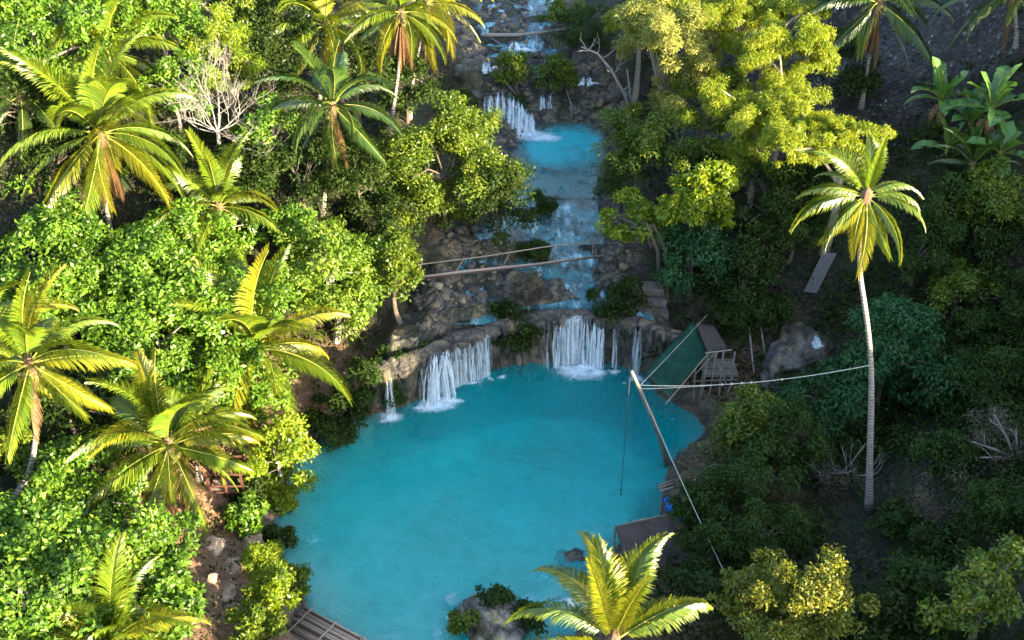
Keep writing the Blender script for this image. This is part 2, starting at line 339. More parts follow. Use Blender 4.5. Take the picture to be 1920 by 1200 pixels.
def axis(parts): return np.unique(np.concatenate([np.arange(a, b, s) for a, b, s in parts]).round(4))
gx = axis([(-420, -60, 14), (-60, -34, 1.2), (-34, -14, .55), (-14, 16, .24), (16, 40, .5), (40, 90, 1.3), (90, 430, 14)])
gy = axis([(-300, -60, 14), (-60, 20, 1.6), (20, 34, .6), (34, 72, .24), (72, 110, .32), (110, 150, 1.2), (150, 700, 18)])
X, Y = np.meshgrid(gx, gy)
Z, D, DIST, NORTH, LED, RIGHT = terrain(X, Y, True)
dn_ = np.maximum(np.abs(X - rx(Y)) - rhw(Y), 0)
rock = np.clip(smooth(1.2, .2, np.where(Y > 57, dn_, 9)) + smooth(1.8, .4, D)*.8 + LED*smooth(4, 0, dn_), 0, 1)
rock = np.where(D < 0, 0, rock)
scree = smooth(10, 16, X)*smooth(62, 70, Y)*RIGHT
soil = (1-RIGHT)*smooth(58, 54, Y)*smooth(9, 4, DIST)*smooth(-2, 0, D)
soil = np.maximum(soil, .65*RIGHT*smooth(60, 54, Y)*smooth(10, 5, DIST)*smooth(-2, 0, D))
wlev = np.where(Y < 72.4, np.interp(Y, [58, 60, 63, 67, 70, 72.4], [3.46, 3.58, 3.86, 4.2, 4.46, 4.62]), np.where(Y < 87, 4.66, zfloor(Y)))
wet = np.where(Y > 54, smooth(.3, .04, Z - wlev)*rock, 0); wet = np.maximum(wet, smooth(.5, .1, Z)*smooth(1.2, .2, D))
stream_bed = smooth(-.02, -.18, Z - wlev)*smooth(63, 66, Y)*smooth(85.5, 84, Y)*smooth(1.5, .2, np.maximum(np.abs(X - rx(Y)) - rhw(Y), 0))*.4
bedm = smooth(-.05, -.5, D)*(1 - .85*smooth(-2.2, -.6, D)*np.maximum(smooth(51, 53.5, Y), smooth(-1, 2, X)))

def land_mat():
    m, nt, out = new_mat('land')
    n1 = noise(nt, .9, 6, .6); n2 = noise(nt, 3.1, 8, .68); n3 = noise(nt, .22, 3)
    fl = vor_edge(nt, 5.5, warped(nt, (1, 1, 1), .5, 3))
    forest = ramp(nt, n2, [(.3, (.007, .007, .004)), (.5, (.02, .018, .011)), (.68, (.05, .04, .024))])  # floor colour darkened to deepen the shade between crowns
    forest = mixc(nt, ramp(nt, math_(nt, 'ADD', fl, math_(nt, 'MULTIPLY', n2, .5)), [(.44, (0, 0, 0)), (.52, (1, 1, 1))]), forest, (.10, .075, .045))
    forest = mixc(nt, ramp(nt, n1, [(.45, (0, 0, 0)), (.65, (1, 1, 1))]), forest, (.018, .035, .009))
    rck, rh = rock_colour(nt, 1.05)
    rck = mixc(nt, math_(nt, 'MULTIPLY', attr(nt, 'wet'), .5), rck, (.016, .03, .032))
    sol = ramp(nt, n2, [(.25, (.09, .045, .024)), (.5, (.21, .12, .066)), (.75, (.34, .23, .15))])
    scr = ramp(nt, n2, [(.34, (.012, .010, .008)), (.5, (.05, .041, .034)), (.6, (.11, .095, .084)), (.68, (.34, .34, .37))])
    scr = mixc(nt, ramp(nt, n1, [(.42, (1, 1, 1)), (.6, (0, 0, 0))]), scr, mixc(nt, .7, scr, (.022, .018, .016)))
    bed = ramp(nt, n1, [(.3, (.66, .62, .42)), (.5, (.78, .74, .54)), (.7, (.84, .8, .62))])
    col = mixc(nt, attr(nt, 'soil'), forest, sol)
    col = mixc(nt, attr(nt, 'scree'), col, scr)
    col = mixc(nt, attr(nt, 'rock'), col, rck)
    col = mixc(nt, attr(nt, 'bed'), col, bed)
    p = N(nt, 'ShaderNodeBsdfPrincipled', Roughness=.85); p.inputs['Specular IOR Level'].default_value = .3
    nt.links.new(col, p.inputs['Base Color'])
    h = math_(nt, 'ADD', math_(nt, 'MULTIPLY', rh, .7), math_(nt, 'ADD', n2, math_(nt, 'MULTIPLY', noise(nt, 9, 6, .7), .5)))
    nt.links.new(bump(nt, h, .9, .25), p.inputs['Normal']); nt.links.new(p.outputs[0], out.inputs['Surface']); return m
M['land'] = land_mat()
land = kind(grid_mesh('terrain', np.stack([X, Y, Z], -1), M['land'], {'rock': rock, 'scree': scree, 'soil': soil, 'bed': np.maximum(bedm, stream_bed), 'wet': wet}), 'structure')

# ------------------------------------------------------------------ water
def ripple(nt, s=1.0):
    c = N(nt, 'ShaderNodeTexCoord')
    a = noise(nt, 1.5*s, 4, .6, vec=c.outputs['Object'], dist=.6); b = noise(nt, 5.5*s, 3, .6, vec=c.outputs['Object'], dist=.3)
    return math_(nt, 'ADD', a, math_(nt, 'MULTIPLY', b, .35))
def water_mat(name, milk, milk_amt, bump_s, volume=None, rs_=1.4, flow=None, deep=False):
    """clear surface over a real bed, clouded by suspended lime; absorbing body when closed; flow = scale of aerated streaks"""
    m, nt, out = new_mat(name)
    patch = noise(nt, .16, 3, .55)
    h = math_(nt, 'MULTIPLY', ripple(nt, rs_), math_(nt, 'ADD', .25, ramp(nt, patch, [(.35, (.1, .1, .1)), (.65, (1, 1, 1))])))
    nrm = bump(nt, h, bump_s, .16)
    dif = N(nt, 'ShaderNodeBsdfDiffuse'); dif.inputs['Color'].default_value = (*milk, 1); nt.links.new(nrm, dif.inputs['Normal'])
    tr = N(nt, 'ShaderNodeBsdfTransparent')
    mx = N(nt, 'ShaderNodeMixShader', Fac=milk_amt); nt.links.new(tr.outputs[0], mx.inputs[1]); nt.links.new(dif.outputs[0], mx.inputs[2])
    if flow:
        v = warped(nt, flow, .35, 1.1); f = noise(nt, 1.0, 7, .68, vec=v); f2 = noise(nt, .5, 3, .5)
        w = ramp(nt, f, [(.5, (0, 0, 0)), (.66, (1, 1, 1))])
        nt.links.new(mixc(nt, w, milk, (.55, .72, .78)), dif.inputs['Color'])
        nt.links.new(math_(nt, 'ADD', math_(nt, 'MULTIPLY', w, .35), math_(nt, 'MULTIPLY', ramp(nt, f2, [(.38, (0, 0, 0)), (.62, (1, 1, 1))]), milk_amt), True), mx.inputs[0])
    if deep: nt.links.new(math_(nt, 'MULTIPLY', attr(nt, 'deep'), milk_amt, True), mx.inputs[0])
    gl = N(nt, 'ShaderNodeBsdfGlossy', Roughness=.03); nt.links.new(nrm, gl.inputs['Normal'])
    fr = N(nt, 'ShaderNodeFresnel', IOR=1.36); nt.links.new(nrm, fr.inputs['Normal'])
    m2 = N(nt, 'ShaderNodeMixShader'); nt.links.new(fr.outputs[0], m2.inputs[0]); nt.links.new(mx.outputs[0], m2.inputs[1]); nt.links.new(gl.outputs[0], m2.inputs[2])
    nt.links.new(m2.outputs[0], out.inputs['Surface'])
    if volume:
        v = N(nt, 'ShaderNodeVolumeAbsorption', Density=volume[1]); v.inputs['Color'].default_value = (*volume[0], 1)
        nt.links.new(v.outputs[0], out.inputs['Volume'])
    return m
M['pool'] = water_mat('pool_water', (.0, .76, .80), .2, 1.0, ((.0, .89, .905), .56), 2.0)
M['river'] = water_mat('river_water', (.10, .40, .46), .45, 1.0, None, 1.6, (1.7, .5, 1))
def pool_water():
    c = POOL.mean(0); out = np.array([p + (p-c)/np.linalg.norm(p-c)*1.6 for p in POOL]); n = len(out)
    V = np.concatenate([np.c_[out, np.zeros(n)], np.c_[out, np.full(n, -7.0)]])
    mb = MB(); mb.add(V, [tuple(range(n)), tuple(range(2*n-1, n-1, -1))] + [(i, n+i, n+(i+1) % n, (i+1) % n) for i in range(n)])
    return kind(mb.build('pool_water', M['pool']), 'structure')
pool_water()
def ribbon(name, pts, hw, m, k=45, lip=False):             # pts [(x,y,z)] centre line, half widths
    P = np.array(pts, float); n = len(P); s = np.linspace(-1, 1, k)
    G = np.zeros((n, k, 3)); G[..., 0] = P[:, 0][:, None] + np.asarray(hw)[:, None]*s; G[..., 1] = P[:, 1][:, None]; G[..., 2] = P[:, 2][:, None]
    if lip: G[..., 1] = np.maximum(G[..., 1], front(G[..., 0]) + .35)
    dp = np.clip((G[..., 2] - terrain(G[..., 0], G[..., 1]))/1.0, 0.12, 1.3)
    return kind(grid_mesh(name, G, m, {'deep': dp}), 'structure')
ys = np.arange(57.4, 72.4, .4)
ribbon('river_water', [(rx(y)+.4, y, np.interp(y, [58, 60, 63, 67, 70, 72.4], [3.46, 3.58, 3.86, 4.2, 4.46, 4.62])) for y in ys], [rhw(y)+.8 for y in ys], M['river'], lip=True)
ys = np.arange(72.0, 87.0, .5)
M['river2'] = water_mat('upper_pool_water', (.01, .46, .50), .55, .9, None, 1.8, None, True)
ribbon('upper_pool_water', [(rx(y), y, 4.66) for y in ys], [rhw(y)+1.2 for y in ys], M['river2'])
ys = np.arange(88.8, 122, .6)
ribbon('upstream_water', [(rx(y), y, zfloor(y)+.02) for y in ys], [rhw(y)+.6 for y in ys], M['river'])
# ------------------------------------------------------------------ the lower ledge and its falls
def ledge_top(x): return np.interp(x, [-9, -6, -1, 2, 5, 9, 12], [3.3, 3.3, 3.5, 3.7, 3.55, 3.6, 3.2])
def lip_out(x):
    x = np.asarray(x, float)
    b = .30 + .75*np.exp(-((x+6.3)/1.15)**2) + .55*np.exp(-((x-1.9)/.8)**2) + .35*np.exp(-((x-7.3)/.9)**2) + .35*np.exp(-((x+2.9)/1.4)**2)
    return b - .25*np.exp(-((x-4.4)/1.2)**2)
def rock_mat(name, tint=1.0, zs=.5):
    m, nt, out = new_mat(name); col, h = rock_colour(nt, tint, zs)
    p = N(nt, 'ShaderNodeBsdfPrincipled', Roughness=.6); nt.links.new(col, p.inputs['Base Color'])
    nt.links.new(bump(nt, h, 1.0, .3), p.inputs['Normal']); nt.links.new(p.outputs[0], out.inputs['Surface']); return m
M['rock'] = rock_mat('travertine', 1.0)
M['cliff'] = rock_mat('travertine_drapery', 1.0, .28)
M['rockpale'] = rock_mat('pale_limestone', 1.9)
M['rockwarm'] = solid_mat('warm_limestone', [(.25, (.13, .075, .045)), (.5, (.3, .2, .13)), (.75, (.5, .38, .28))], 1.6, .9, .9, bscale=5)
def cliff():
    xs = np.arange(-10.2, 11.2, .085); vs = np.linspace(0, 1, 54)
    G = np.zeros((len(vs), len(xs), 3))
    o = lip_out(xs); zt = ledge_top(xs); fr = front(xs)
    und = .75*np.exp(-((xs+2.9)/1.5)**2) + .6*np.exp(-((xs-4.3)/1.5)**2) + .7*np.exp(-((xs-6.7)/.55)**2) + .25
    for i, v in enumerate(vs):
        if v < .3:
            t = v/.3; off = -2.4 + t*(2.4 + o*.9); zz = terrain(xs, fr - off) + .03; zz = np.where(off > -.6, zt + .08 - .25*np.maximum(off/np.maximum(o, .1), 0)**2, zz)
            zz = zz*smooth(1, .75, t) + (zt - .05)*smooth(.75, 1, t)
        else:
            t = (v-.3)/.7; zz = (zt-.05)*(1-t) - 1.6*t
            off = o*.9*(1-smooth(0, .35, t)) - und*np.sin(np.clip((t-.12)/.6, 0, 1)*math.pi)*.9 + .15*t
        n1 = fbm(xs*.9, zz*.28, seed=41, octv=4)*.36 + np.abs(fbm(xs*2.6, zz*.35, v*2, seed=47, octv=4))*.3
        amp = smooth(.12, .34, v)
        off = off + n1*amp
        zz = zz + fbm(xs*1.3, fr - off, seed=53, octv=4)*.16*(1-amp)
        G[i, :, 0] = xs; G[i, :, 1] = fr - off; G[i, :, 2] = zz
    return kind(grid_mesh('cliff', G, M['cliff']), 'structure')
cliff()

def white_mat(name, dens, scale, stretch=(1, 1, 1)):
    m, nt, out = new_mat(name)
    f = noise(nt, scale, 6, .75, vec=warped(nt, stretch, .25, 1.5))
    a = math_(nt, 'MULTIPLY', ramp(nt, math_(nt, 'ADD', f, math_(nt, 'SUBTRACT', attr(nt, 'dens'), .5)), [(.36, (0, 0, 0)), (.9, (1, 1, 1))]), dens)
    d = N(nt, 'ShaderNodeBsdfDiffuse'); d.inputs['Color'].default_value = (.80, .88, .92, 1)
    tl = N(nt, 'ShaderNodeBsdfTranslucent'); tl.inputs['Color'].default_value = (.78, .88, .92, 1)
    mm = N(nt, 'ShaderNodeMixShader', Fac=.35); nt.links.new(d.outputs[0], mm.inputs[1]); nt.links.new(tl.outputs[0], mm.inputs[2])
    t = N(nt, 'ShaderNodeBsdfTransparent'); mx = N(nt, 'ShaderNodeMixShader')
    nt.links.new(a, mx.inputs[0]); nt.links.new(t.outputs[0], mx.inputs[1]); nt.links.new(mm.outputs[0], mx.inputs[2]); nt.links.new(mx.outputs[0], out.inputs['Surface'])
    return m
M['foam'] = white_mat('foam', .96, 5.0)
M['fall'] = white_mat('falling_water', .9, 1.0, (9, 9, .9))
def foam_patch(name, parent, cx, cy, rx_, ry_, z0, dens, sd, origin):
    rx_ *= 1.25; ry_ *= 1.25; k = 44; a = np.linspace(-1, 1, k); U, V = np.meshgrid(a, a); rr = np.hypot(U, V)
    ang = np.arctan2(V, U); edge = 1 - .35*vnoise(np.cos(ang)*1.6, np.sin(ang)*1.6, seed=sd)
    q = rr*edge
    x = cx + U*rx_; y = cy + V*ry_; z = z0 + .03 + np.maximum(0, 1-q)*(.10 + .16*np.maximum(fbm(x*2.2, y*2.2, seed=sd, octv=4), -.2))
    den = np.clip(dens*1.45 - q*1.1, -.5, .95)
    o = grid_mesh(name, np.stack([x - origin[0], y - origin[1], z - origin[2]], -1), M['foam'], {'dens': den})
    o.parent = parent; return o
def strands(parent, rng, lips, zend, width, n, dens, origin, out=.35, name='curtain', spread=0.0, steep=1.0):
    """falling water as many narrow curved ribbons leaving the lip"""
    Vs, den, F = [], [], []; c = 0; S = 11
    for i in range(n):
        u = rng.random(); j = u*(len(lips)-1); a = int(min(j, len(lips)-2)); p = np.array(lips[a])*(1-(j-a)) + np.array(lips[a+1])*(j-a)
        w = width*2.3*(.35 + rng.random()*1.2); o = out*(.6 + .8*rng.random()); sx = spread*(rng.random()*2-1); end = zend + (.25*rng.random() if rng.random() < .3 else -.05)
        dn = .1 + dens*(.6 + .75*rng.random()); st = rng.random()**2*.5
        for k in range(S):
            t = k/(S-1); z = p[2] + .05 - st + (end - p[2] - .05 + st)*(t**1.5*steep + t*(1-steep)); y = p[1] + .25*(1-min(t*6, 1)) - o*t**.6
            x = p[0] + sx*t + .04*math.sin(7*t + i); ww = w*(1 + .5*t)*(.7 + .3*math.sin(9*t + i*1.7))
            Vs += [(x-ww/2, y + .02, z), (x, y, z), (x+ww/2, y + .02, z)]; dd_ = dn*(.72 + .32*t) - .25*max(0, 1 - t*5); den += [dd_ - .75, dd_, dd_ - .75]
            if k: b = c + 3*k; F += [(b-3, b-2, b+1, b), (b-2, b-1, b+2, b+1)]
        c += 3*S
    Vs = np.array(Vs) - np.array(origin)
    me = bpy.data.meshes.new(name); me.from_pydata(Vs.tolist(), [], F); me.materials.append(M['fall'])
    at = me.attributes.new('dens', 'FLOAT', 'POINT'); at.data.foreach_set('value', np.array(den, np.float32))
    return link(name, me, parent)
def lipline(x0, x1, k=6):
    return [(x, float(front(x) - lip_out(x)*.95 - .04), float(ledge_top(x)) - .12) for x in np.linspace(x0, x1, k)]
FALLS = 'lower waterfalls into the pool'
def waterfall(x0, x1, n, width, dens, label, foam, out=.35, spread=0.0, steep=1.0, zl=None, veil=.42, group=FALLS):
    rng = random.Random(seed_of(label)); l = lipline(x0, x1)
    if zl is not None: l = [(a, b - .15, zl) for a, b, c in l]
    mid = l[len(l)//2]; org = (mid[0], mid[1], 0.0)
    t = thing('waterfall', org, label, 'waterfall', group)
    strands(t, rng, l, 0.0, width, n, dens, org, out, spread=spread, steep=steep)
    if x1 - x0 > .9:
        L_ = np.array(l); nx, S = 40, 16; U = np.linspace(0, 1, nx); Tt = np.linspace(0, 1, S)[:, None]
        lx = np.interp(U, np.linspace(0, 1, len(L_)), L_[:, 0]); ly = np.interp(U, np.linspace(0, 1, len(L_)), L_[:, 1]); lz = np.interp(U, np.linspace(0, 1, len(L_)), L_[:, 2])
        wob = .16*vnoise(lx*2.3, 0, seed=3); G = np.zeros((S, nx, 3)); G[..., 0] = lx + (U - .5)*spread*Tt; G[..., 1] = ly + .2*(1 - np.minimum(Tt*5, 1)) - (out*.7 + wob)*Tt**.6; G[..., 2] = lz + .03 - (lz + .05)*(Tt**1.5*steep + Tt*(1 - steep))
        dv = veil + .16*Tt + .22*vnoise(lx*1.7, 0, seed=6) - .5*np.maximum(0, np.abs(U - .5)*2 - .8)/.2
        o = grid_mesh('veil', G - np.array(org), M['fall'], {'dens': dv + 0*G[..., 0]}); o.parent = t
    for (dx, dy, rx_, ry_, dn) in foam:
        foam_patch('foam', t, mid[0]+dx, mid[1]-out+dy, rx_, ry_, 0.0, dn, seed_of(label) % 97 + int(dx*9), org)
    return t
waterfall(2.7, 5.6, 120, .12, .58, 'widest white waterfall curtain pouring over the ledge right of the hanging bush', [(-.2, -.9, 2.3, 1.2, .72), (-1.0, -.4, 1.5, .5, .5), (.4, -.3, 1.7, .55, .8)], .5)
waterfall(5.2, 5.95, 34, .12, .72, 'thick white stream at the right end of the widest fall', [(.0, -.5, .9, .6, .8)], .7, spread=.15)
waterfall(-4.4, -1.2, 90, .06, .6, 'thin curtain of separate water threads over a dark undercut', [(-1.2, -.1, 1.1, .45, .62), (0, -.1, 1.3, .42, .6), (1.1, .15, .8, .4, .5), (1.8, .5, .6, .4, .6)], .22)
waterfall(-5.2, -4.0, 70, .11, .68, 'steep white cascade at the left end of the thread curtain', [(-.4, -.7, 1.2, .75, .85), (-1.2, -.9, .9, .5, .7), (.6, -.2, 1.0, .5, .8), (-.1, -.8, 1.6, .7, .6)], .9, spread=.6)
waterfall(-7.7, -7.3, 22, .1, .6, 'leftmost narrow waterfall beside the ferny bank', [(0, -.2, .9, .62, .85)], .45, spread=.2)
waterfall(-5.75, -5.35, 7, .06, .55, 'faint trickle down the rounded travertine buttress', [(.2, -.5, .5, .3, .55)], .25, spread=.2)
waterfall(6.55, 6.85, 10, .1, .55, 'short thin fall just right of the widest waterfall', [(0, -.3, .6, .4, .75)], .3)
waterfall(7.75, 8.25, 24, .13, .55, 'misty narrow fall beside the green tarp', [(0, -.4, .8, .6, .7), (-.8, -.9, .7, .3, .5)], .45, spread=.12)
waterfall(2.05, 2.35, 8, .12, .42, 'weak veil of water on the rounded boulder left of the widest fall', [(.1, -.1, .4, .3, .4)], .2)

# small white water on the terraces and the far falls
def far_fall(pts_top, drop, n, width, label, foam, out, dens=.7, zend=4.66, spread=.2, steep=.7):
    rng = random.Random(seed_of(label)); mid = pts_top[len(pts_top)//2]; org = (mid[0], mid[1], zend)
    t = thing('waterfall', org, label, 'waterfall', 'upper cascades of the stream')
    strands(t, rng, pts_top, zend, width, n, dens, org, out, spread=spread, steep=steep)
    for (dx, dy, rx_, ry_, dn) in foam: foam_patch('foam', t, mid[0]+dx, mid[1]+dy, rx_, ry_, zend, dn, seed_of(label) % 91 + int(dx*7), org)
A = lambda px, py, z: tuple(at_z(px, py, z))
far_fall([A(908, 178, 7.2), A(945, 170, 7.2), A(975, 190, 6.9), A(1000, 214, 5.6)], 2.5, 80, .2, 'broad foaming cascade sliding into the upper pool', [(.2, -1.6, 2.6, 1.5, .75), (2.0, -2.2, 1.5, .9, .85)], 1.6)
far_fall([A(1008, 178, 6.6), A(1034, 176, 6.6)], 1.9, 16, .16, 'small double-thread fall in the middle of the far rocks', [(0, -.6, 1.0, .5, .7)], .4)
far_fall([A(1135, 205, 5.6), A(1155, 205, 5.6)], .9, 14, .2, 'low white spill at the right of the far rocks', [(0, -.4, 1.0, .6, .75)], .5)
far_fall([A(1085, 146, 7.8), A(1112, 146, 7.8)], .5, 18, .16, 'short white step above the far right boulder', [(0, -.3, .9, .4, .6)], .4, zend=7.3)
far_fall([A(952, 78, 9.0), A(985, 80, 9.0)], .5, 18, .22, 'white riffle below the fallen log', [(0, -.5, 1.4, .6, .7)], .7, zend=8.45)
far_fall([A(905, 118, 8.3), A(925, 112, 8.3)], .6, 16, .22, 'bluish chute above the broad foaming cascade', [(0, -.5, 1.0, .9, .6)], .8, zend=7.7)

# ------------------------------------------------------------------ boulders
def rock_mesh(sd, m, rough=.33, flat=.7):
    import bmesh
    bm = bmesh.new(); bmesh.ops.create_icosphere(bm, subdivisions=4, radius=1)
    co = np.array([v.co for v in bm.verts]); o = sd*7.3
    # cut by a few planes for facets, then weather
    rs = np.random.RandomState(sd)
    for _ in range(7):
        nrm = rs.normal(size=3); nrm /= np.linalg.norm(nrm); dcut = .62 + .25*rs.rand(); s = co @ nrm; co = co - np.maximum(s - dcut, 0)[:, None]*nrm*.85
    f = 1 + rough*fbm(co[:, 0]*1.3+o, co[:, 1]*1.3, co[:, 2]*1.3, seed=sd, octv=4)*.8 - .16*np.abs(fbm(co[:, 0]*2.6+o, co[:, 1]*2.6, co[:, 2]*2.6, seed=sd+9, octv=3)) + .07*fbm(co[:, 0]*6+o, co[:, 1]*6, co[:, 2]*6, seed=sd+3, octv=3)
    co = co*f[:, None]; co[:, 2] *= flat
    for v, c in zip(bm.verts, co): v.co = c
    me = bpy.data.meshes.new('boulder'); bm.to_mesh(me); bm.free(); me.materials.append(m)
    me.polygons.foreach_set('use_smooth', [True]*len(me.polygons)); return me
ROCKM = {}
def boulder(px, py, rpx, label, m='rock', h=None, sink=.25, sq=(1, 1), group=None, z=None, name='boulder'):
    p = at_z(px, py, z) if z is not None else on_ground(px, py, 0)
    r = rpx*mpp(p); key = (m, seed_of(label) % 5)
    if key not in ROCKM: ROCKM[key] = rock_mesh(key[1]*11+3, M[m])
    o = link(name, ROCKM[key]); o.location = (p[0], p[1], p[2] - sink*r + .0); o.scale = (r*sq[0], r*(sq[0]+sq[1])/2, r*sq[1]); o.rotation_euler.z = (seed_of(label) % 628)/100
    return tag(o, label, 'boulder', group)
G1 = 'sunlit boulders on the left bank'
for a in [(432, 1062, 34, 'largest orange-brown boulder on the sunlit left bank'), (468, 1022, 30, 'tan boulder at the water edge above the yucca-like shrub'), (398, 1018, 26, 'pale brown slab of earthy rock behind the largest orange boulder'),
          (425, 1112, 22, 'dark brown rock below the largest orange boulder'), (440, 1150, 24, 'shaded rock left of the yellow-green shrub'), (395, 1085, 17, 'small brown stone left of the largest orange boulder')]:
    boulder(*a, m='rockwarm', sink=.15, group=G1)
boulder(505, 960, 24, 'grey boulder half in the water below the bright lime shrub', m='rockwarm', z=.15)
G2 = 'pale boulders in the pool shallows'
boulder(1075, 1042, 36, 'low flat reddish-grey rock breaking the surface left of the thatched roof', m='rock', z=.02, sq=(1, .5), group=G2)
boulder(1110, 1068, 34, 'drowned dark rock beside the low flat reddish-grey rock', m='rock', z=-.5, sq=(1.1, .6), group=G2)
boulder(1068, 1128, 24, 'pale rounded rock at the surface left of the yellow palm', m='rockdrowned', z=-.05, sq=(1, .7), group=G2)
boulder(1012, 1085, 24, 'faint pale drowned rock in the middle right shallows', m='rockdrowned', z=-1.0, sq=(1, .6), group=G2)
boulder(848, 1122, 19, 'upper pale rock left of the shrubby islet', m='rockdrowned', z=-.25, group=G2)
boulder(852, 1152, 19, 'lower pale rock left of the shrubby islet', m='rockdrowned', z=-.2, group=G2)
boulder(826, 1188, 20, 'drowned pale rock nearest the bottom edge', m='rockdrowned', z=-.5, group=G2)
boulder(582, 1010, 24, 'single drowned pale rock near the left shore', m='rockdrowned', z=-.75, sq=(1, .6), group=G2)
boulder(1280, 775, 24, 'drowned rock under the bamboo hut', m='rockdrowned', z=-.8, sq=(1.2, .6), group=G2)
boulder(990, 1128, 24, 'drowned pale slab right of the shrubby islet', m='rockdrowned', z=-.55, sq=(1.2, .6), group=G2)
G3 = 'rocks on the terrace above the lower falls'
for a in [(885, 545, 24, 'ochre rock behind the thread curtain'), (955, 552, 20, 'rounded ochre rock beside the tall dry bush'), (1040, 535, 30, 'large pale boulder at the left of the teal channel'), (1048, 575, 20, 'brown rock at the lip left of the widest fall'),
          (840, 575, 27, 'mossy ochre rock near the left end of the terrace'), (790, 560, 26, 'dark pitted rock under the bamboo footbridge'), (1050, 462, 26, 'grey rock beyond the handrail at midstream'), (1080, 445, 20, 'small grey rock at the right end of the handrail'), (905, 515, 20, 'brown rock just below the footbridge'),
          (1010, 620, 27, 'rounded wet boulder standing at the ledge beside the hanging bush'), (1178, 615, 26, 'rounded rock between the two narrow right falls'), (1130, 500, 22, 'flat brown rock at the right end of the footbridge'), (1020, 410, 22, 'dark midstream rock at the foot of the upper pool'), (1000, 445, 17, 'small rock left of the midstream bush')]:
    boulder(*a, sink=.3, sq=(1, .7), group=G3)
G4 = 'boulders around the far cascades'
for a in [(1110, 185, 34, 'big smooth grey boulder right of the far falls'), (975, 135, 26, 'mossy boulder left of the small double-thread fall'), (1050, 150, 34, 'brown boulder above the small double-thread fall'), (890, 175, 26, 'dark boulder left of the broad foaming cascade'), (1000, 100, 20, 'stone below the fallen log'), (860, 130, 26, 'dark bank rock under the twin palms'), (1060, 95, 22, 'brown rock at the right end of the fallen log'), (1150, 175, 24, 'wet rock at the far right spill')]:
    boulder(*a, sink=.3, sq=(1, .75), group=G4)
# islet at the bottom and mound on the right
boulder(920, 1172, 92, 'shrub-grown grey rock islet at the bottom edge of the pool', m='rockpale', z=.05, sq=(1, .62), sink=.05, name='islet_rock')
p = on_ground(1502, 712, 0)
o = link('travertine_mound', rock_mesh(17, rock_mat('grey_travertine', 1.15), .5, .75)); o.location = (p[0], p[1]+1.6, p[2] + .3); o.scale = (2.2, 3.3, 2.0); o.rotation_euler = (0, 0, -.5)
tag(o, 'smooth grey travertine mound behind the long rope on the right bank', 'rock mound')

c = np.array(o.location); far_fall([(c[0] + 1.0, c[1] + .7, c[2] + 1.5), (c[0] + 1.35, c[1] + .5, c[2] + 1.4)], 1, 14, .12, 'small white trickle at the upper end of the grey travertine mound', [(.0, -.3, .5, .35, .6)], .5, zend=c[2] + .9)

# loose stones in the stream and on the ledges: too many to count
def stones():
    rs = np.random.RandomState(21); n = 2600; x = rs.uniform(-9, 11, n); y = rs.uniform(56, 100, n); z = terrain(x, y)
    dn = np.maximum(np.abs(x - rx(y)) - rhw(y), 0); k = (dn < 1.2) & (y - front(x) > 1.4) & (vnoise(x*.5, y*.5, seed=4) > -.25)
    me = rock_mesh(14, M['rock'], .4, .7); co = np.array([v.co for v in me.vertices]); fc = [tuple(p.vertices) for p in me.polygons]
    import bmesh
    bm = bmesh.new(); bmesh.ops.create_icosphere(bm, subdivisions=2, radius=1); c0 = np.array([v.co for v in bm.verts]); f0 = [tuple(v.index for v in f.verts) for f in bm.faces]; bm.free()
    mb = MB()
    for p in np.stack([x, y, z], 1)[k][:900]:
        r = .07 + .26*rs.rand()**2.5; q = c0*(1 + .35*rs.normal(size=(1, 3)).clip(-1, 1)*.6); o_ = rs.rand(3)*50; q = q*(1 + .4*vnoise(q[:, 0]*1.6 + o_[0], q[:, 1]*1.6 + o_[1], q[:, 2]*1.6))[:, None]; q[:, 2] *= .7
        mb.add(p + q*r, f0, [rs.rand()]*len(f0))
    kind(mb.build('stream_stones', solid_mat('stream_stone', [(.2, (.03, .028, .026)), (.5, (.12, .10, .082)), (.75, (.2, .15, .08)), (.95, (.42, .38, .33))], 1.5, .8, .8, use_rnd=.65), smooth_=True), 'stuff')
stones()
